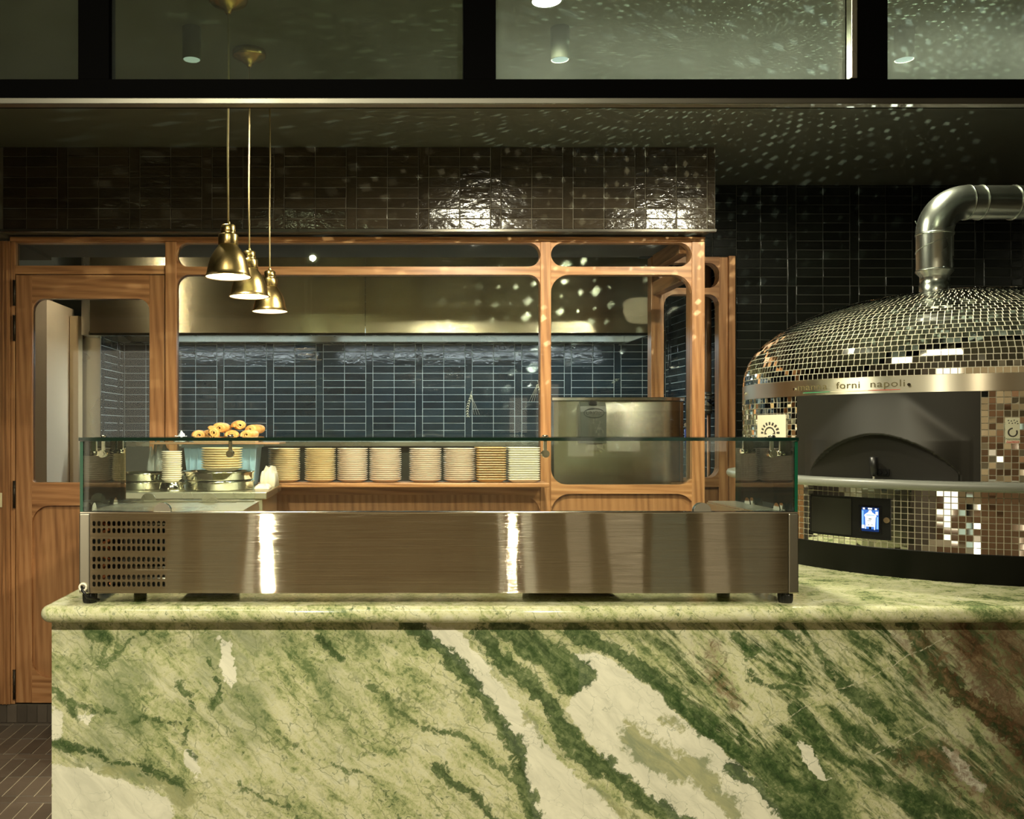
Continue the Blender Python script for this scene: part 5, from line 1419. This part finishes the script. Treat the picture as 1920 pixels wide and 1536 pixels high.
def seal(o_, fA, fB, z0_, z1_):
    wF = fA-fB; H_ = z1_-z0_
    def qq(bm, pts): bm.faces.new([bm.verts.new(cyl_pt(fA-wF*u, OR+.0064, z0_+H_*v)) for u, v in pts])
    bm = new_bm(); qq(bm, [(.05, .02), (.95, .02), (.95, .11), (.05, .11)]); obj('red_strip', bm, P('label_red', (.45, .05, .03), .5), ov).parent = o_
    bm = new_bm()
    for i in range(24):
        a0 = 2*PI*i/24; a1 = 2*PI*(i+1)/24
        if 2 <= i <= 5: continue
        qq(bm, [(.5+.36*math.cos(a0), .43+.18*math.sin(a0)), (.5+.36*math.cos(a1), .43+.18*math.sin(a1)), (.5+.24*math.cos(a1), .43+.13*math.sin(a1)), (.5+.24*math.cos(a0), .43+.13*math.sin(a0))])
    for u, v in ((.15, .86), (.35, .84), (.55, .87), (.75, .83), (.2, .76), (.42, .75), (.62, .77), (.8, .74)): qq(bm, [(u, v), (u+.10, v+.01), (u+.08, v+.05), (u+.01, v+.04)])
    obj('emblem', bm, INK, ov).parent = o_
    bm = text_bm('Napoletana', .0075, 1, .0001)
    for v in bm.verts: v.co.x += v.co.y*.3
    wrap(bm, (fA+fB)/2, z0_+H_*.18, OR+.0066); obj('script', bm, P('label_green', (.02, .08, .04), .5), ov).parent = o_
    bm = text_bm('APPROVED', .0066, 1, .0001); wrap(bm, (fA+fB)/2, z0_+H_*.065, OR+.0068); obj('red_strip_text', bm, P('label_white', (.85, .78, .66), .5), ov).parent = o_
plaque('approval_label', 'narrow pale label with round emblem and red strip', 1885, 1912, 783, 832, P('label_pale', (.58, .58, .44), .5), seal)
# flue
FX, FY = OC.x-.72*.24, OC.y-.69*.24
def flue(name, fn, m=GALV):
    bm = new_bm(); fn(bm); return obj(name, bm, m, ov)
r_f = .0565
flue('flue_collar', lambda b: lathe(b, [(.045, 1.868), (.046, 1.896), (.044, 1.898), (.044, 1.925), (r_f, 1.940), (r_f, 1.945), (r_f-.002, 1.946), (r_f-.004, 1.945)], (FX, FY, 0), 48))
def stackp(b):
    lathe(b, [(r_f-.002, 1.942), (r_f-.0015, 2.066)], (FX, FY, 0), 48)
    tube(b, [(FX+(r_f-.0012)*math.cos(a), FY+(r_f-.0012)*math.sin(a), 1.955+.018*a/1.0) for a in [k*.12+2.6 for k in range(53)]], .0013, 6)
    lathe(b, [(r_f-.002, 2.060), (r_f+.0008, 2.061), (r_f+.0008, 2.066), (r_f-.002, 2.067)], (FX, FY, 0), 48)
flue('flue_pipe', stackp)
def elbow(b):
    RB = .103; pts = []; rad = []
    for i in range(19):
        a = PI/2*i/18; pts.append((FX+RB-RB*math.cos(a), FY, 2.066+RB*math.sin(a)))
    rr_ = [r_f-.001]*19; tube(b, pts, rr_, 48, 0, False)
flue('flue_elbow', elbow)
def duct(b):
    z_ = 2.066+.103; x0_ = FX+.103
    tube(b, [(x0_, FY, z_), (3.45, FY, z_)], r_f-.002, 48, 0, False)
    for dx in (.002, .045, .155, .60, .75): tube(b, [(x0_+dx-.002, FY, z_), (x0_+dx+.002, FY, z_)], r_f+.0012, 48)
flue('flue_duct', duct)

# reflected light scattered upward by the mirror dome: patterned lamps just over the dome
def scatter(name, loc, tgt, watts, k1, k2, th, seed, ang=156):
    l = bpy.data.lights.new(name, 'SPOT'); l.energy = watts; l.color = (.86, 1, .80); l.spot_size = math.radians(ang); l.spot_blend = .35; l.shadow_soft_size = .002
    l.use_nodes = True; nt = l.node_tree; h = N(nt); em = nt.nodes['Emission']
    tc = h.n('ShaderNodeTexCoord'); sp_ = h.n('ShaderNodeSeparateXYZ'); h.l(tc.outputs['Normal'], sp_.inputs[0])
    az = h.math('ARCTAN2', sp_.outputs[1], sp_.outputs[0])
    rad = h.math('SQRT', h.math('ADD', h.math('MULTIPLY', sp_.outputs[0], sp_.outputs[0]), h.math('MULTIPLY', sp_.outputs[1], sp_.outputs[1])))
    el = h.math('ARCTAN2', rad, h.math('ABSOLUTE', sp_.outputs[2]))
    cx = h.n('ShaderNodeCombineXYZ')
    h.l(h.math('ADD', h.math('MULTIPLY', az, k1), h.math('MULTIPLY', el, k2*.5)), cx.inputs[0]); h.l(h.math('SUBTRACT', h.math('MULTIPLY', el, k2), h.math('MULTIPLY', az, k1*.25)), cx.inputs[1]); cx.inputs[2].default_value = seed
    vo = h.n('ShaderNodeTexVoronoi', distance='MANHATTAN'); vo.inputs['Scale'].default_value = 1; vo.inputs['Randomness'].default_value = .30; h.l(cx.outputs[0], vo.inputs['Vector'])
    d_ = h.ramp(vo.outputs['Distance'], [(th*.62, 1.), (th, 0.)])
    sc2 = h.n('ShaderNodeSeparateColor'); h.l(vo.outputs['Color'], sc2.inputs[0])
    s_ = h.math('MULTIPLY', d_, h.math('POWER', sc2.outputs[0], .8))
    h.l(h.math('MULTIPLY', s_, 6.0), em.inputs[1])
    o_ = bpy.data.objects.new(name, l); COL.objects.link(o_); o_.location = loc; lookat(o_, tgt); return o_
scatter('mosaic_glint', (1.58, 2.84, 1.92), (1.20, 3.2, 2.75), 36, 22, 29, .42, 1.3)
scatter('mosaic_glint', (1.95, 2.62, 1.90), (2.05, 3.4, 2.75), 36, 24, 31, .40, 4.7)
